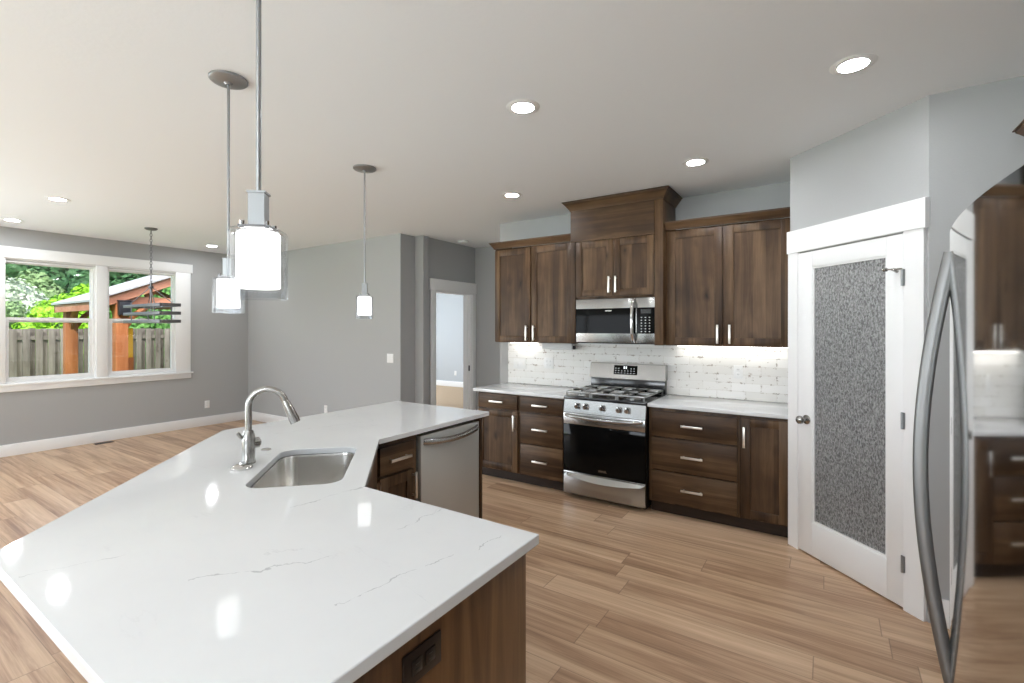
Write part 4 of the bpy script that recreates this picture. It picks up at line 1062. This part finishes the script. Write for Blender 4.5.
for x in (PXN-0.18,PXF+0.2):
    bm = BM(); bx(bm,x-0.06,x+0.06,-1.52,2*RY+1.52,PZ+0.0,PZ+0.16); obj('tie_beam', bm, M['cedar_h'], t)
    bm = BM(); bx(bm,x-0.05,x+0.05,RY-0.07,RY+0.07,PZ+0.16,RZ-0.1)
    for s in (1,-1): tube(bm,[(x,RY-s*0.05,PZ+0.2),(x,RY-s*0.75,PZ+0.50)],0.055,6); tube(bm,[(x,RY-s*1.2,PZ+0.16),(x,RY-s*0.95,PZ+0.42)],0.055,6)
    obj('truss', bm, M['cedar'], t)
t = thing('wall_lantern', 'dark square lantern fixed on the pavilion post', 'lantern', (PXN+0.01,-1.29,PZ-0.05))
bm = BM(); bx(bm,-0.04,0.06,-0.09,0.09,-0.13,0.11,bev=0.01); obj('housing', bm, M['lantern'], t)
bm = BM(); bx(bm,-0.05,0.07,-0.10,0.10,0.11,0.13,bev=0.006); obj('cap', bm, M['lantern'], t)
t = thing('yellow_post', 'yellow post panel standing beside the pavilion post', 'panel', (PXN-0.36,-1.10,GZ))  # yellow upright of no known use, modelled as a panel on a post
bm = BM(); bx(bm,-0.02,0.02,-0.05,0.05,1.30,1.84); obj('panel', bm, M['yellow'], t)
bm = BM(); bx(bm,-0.03,0.03,-0.055,0.055,0.0,1.2995); obj('post', bm, M['cedar'], t)

def foliage(blobs, n, leaf, mat, name, parent):
    verts=[];faces=[]
    tot=sum(r**2 for *_ ,r in blobs)
    for bx_,by,bz,r in blobs:
        # inner core keeps the crown opaque
        for k in range(int(n*r*r/tot)):
            d=Vector((random.gauss(0,1),random.gauss(0,1),random.gauss(0,1))).normalized()
            p=Vector((bx_,by,bz))+d*r*random.uniform(0.72,1.08)
            nn=(d+Vector((random.uniform(-.8,.8),random.uniform(-.8,.8),random.uniform(-.5,.9)))).normalized()
            a,b=frame_for(nn); an=random.uniform(0,6.28); u=a*math.cos(an)+b*math.sin(an); v=nn.cross(u)
            s=leaf*random.uniform(0.6,1.3); i0=len(verts)
            verts += [tuple(p-u*s),tuple(p-v*s*0.55),tuple(p+u*s),tuple(p+v*s*0.55)]; faces.append((i0,i0+1,i0+2,i0+3))
    bm=BM()
    for bx_,by,bz,r in blobs:
        bmesh.ops.create_icosphere(bm, subdivisions=2, radius=r*0.82, matrix=Matrix.Translation((bx_,by,bz)))
    core=bpy.data.meshes.new(name); bm.to_mesh(core); bm.free()
    cv=[tuple(v.co) for v in core.vertices]; cf=[tuple(p.vertices) for p in core.polygons]
    o0=len(verts); verts+=cv; faces+=[tuple(i+o0 for i in f) for f in cf]
    me=bpy.data.meshes.new(name); me.from_pydata(verts,[],faces); me.materials.append(mat)
    o=bpy.data.objects.new(name, me); C.objects.link(o); o.parent=parent; return o
def tree(name, loc, R_, hgt, mat, label, cat, nb=9, n=2600, leaf=0.12, group=None, conical=False):
    t=thing(name,label,cat,loc,0,group)
    bm=BM(); tube(bm,[(0,0,0),(0.03,0.02,hgt*0.4),(0,0,hgt*0.85)],[0.05*R_+0.05,0.04*R_+0.03,0.02],8); obj('trunk', bm, M['bark'], t)
    blobs=[]
    for i in range(nb):
        u=(i+0.5)/nb
        if conical:
            r=R_*(1.05-u)*0.75+0.15; a=random.uniform(0,6.28); d=R_*(1-u)*0.45
        else:
            r=R_*random.uniform(0.38,0.58); a=2.4*i; d=R_*0.55*math.sqrt(1-abs(2*u-1)**2)
        z=hgt*(0.16+0.80*u)-(r*0.3 if not conical else 0)
        blobs.append((math.cos(a)*d,math.sin(a)*d,max(z,r*0.7),r))
    foliage(blobs,n,leaf,mat,'foliage',t); return t
def ray(px, D):  # place by the compass bearing seen in the photograph, at distance D
    r=(px-512)/478.65; s,c_=math.sin(-0.5825),math.cos(-0.5825)
    return (0+D*(s+r*c_), -4.5765+D*(c_-r*s))
for px,D,R_,h,mk,nm,lb,cat,kw in (
    (62,17,1.15,2.9,'leaf_lime','shrub','bright lime green shrub just beyond the fence, left window','shrub',dict(n=6000,leaf=0.10,nb=12)),
    (90,19,1.2,3.5,'leaf_lime','shrub','lime green shrub rising behind the pavilion eave','shrub',dict(n=4500,leaf=0.10,nb=10)),
    (20,20,1.5,3.6,'leaf_bloss','flowering_tree','white blossoming tree at the left side of the left window','tree',dict(n=5200,leaf=0.11,nb=11)),
    (0,17,1.1,2.7,'leaf_sage','shrub','pale grey green shrub at the left edge of the left window','shrub',dict(n=4200,leaf=0.09,nb=9)),
    (40,27,1.4,4.9,'leaf_sage','deciduous_tree','grey green rounded tree behind the lime shrub','tree',dict(n=5200,leaf=0.15,nb=11)),
    (142,18,1.2,3.2,'leaf_mid','shrub','mid green shrub seen through the pavilion gable','shrub',dict(n=4500,leaf=0.11,nb=10)),
    (180,18,1.3,3.6,'leaf_mid','shrub','mid green shrub at the right edge of the right window','shrub',dict(n=4500,leaf=0.11,nb=10)),
    (114,21,1.3,3.2,'leaf_sage','shrub','pale green shrub behind the pavilion post','shrub',dict(n=4200,leaf=0.11,nb=9))):
    x,y=ray(px,D); tree(nm,(x,y,GZ),R_,h,M[mk],lb,cat,**kw)
for px,D,R_,h,lb in ((-22,32,2.3,9.0,'dark evergreen at the far left of the wooded hill'),(6,30,2.2,8.6,'dark evergreen behind the white blossoming tree'),(30,37,2.6,10.4,'tall dark evergreen behind the grey green tree'),
    (52,31,2.2,8.8,'dark evergreen behind the lime shrub, left window centre'),(78,36,2.6,9.9,'dark evergreen at the right of the left window'),(100,30,2.2,8.6,'dark evergreen behind the window mullion'),
    (121,37,2.6,10.2,'dark evergreen above the pavilion roof, right window'),(145,31,2.3,8.9,'dark evergreen behind the chandelier chain'),(170,37,2.6,10.2,'dark evergreen at the right edge of the right window'),(194,31,2.3,9.2,'dark evergreen beyond the right window casing')):
    x,y=ray(px,D); tree('evergreen_tree',(x,y,GZ),R_,h,M['leaf_dark'],lb,'tree',nb=11,n=3600,leaf=0.22,group='evergreens on the wooded hill',conical=True)
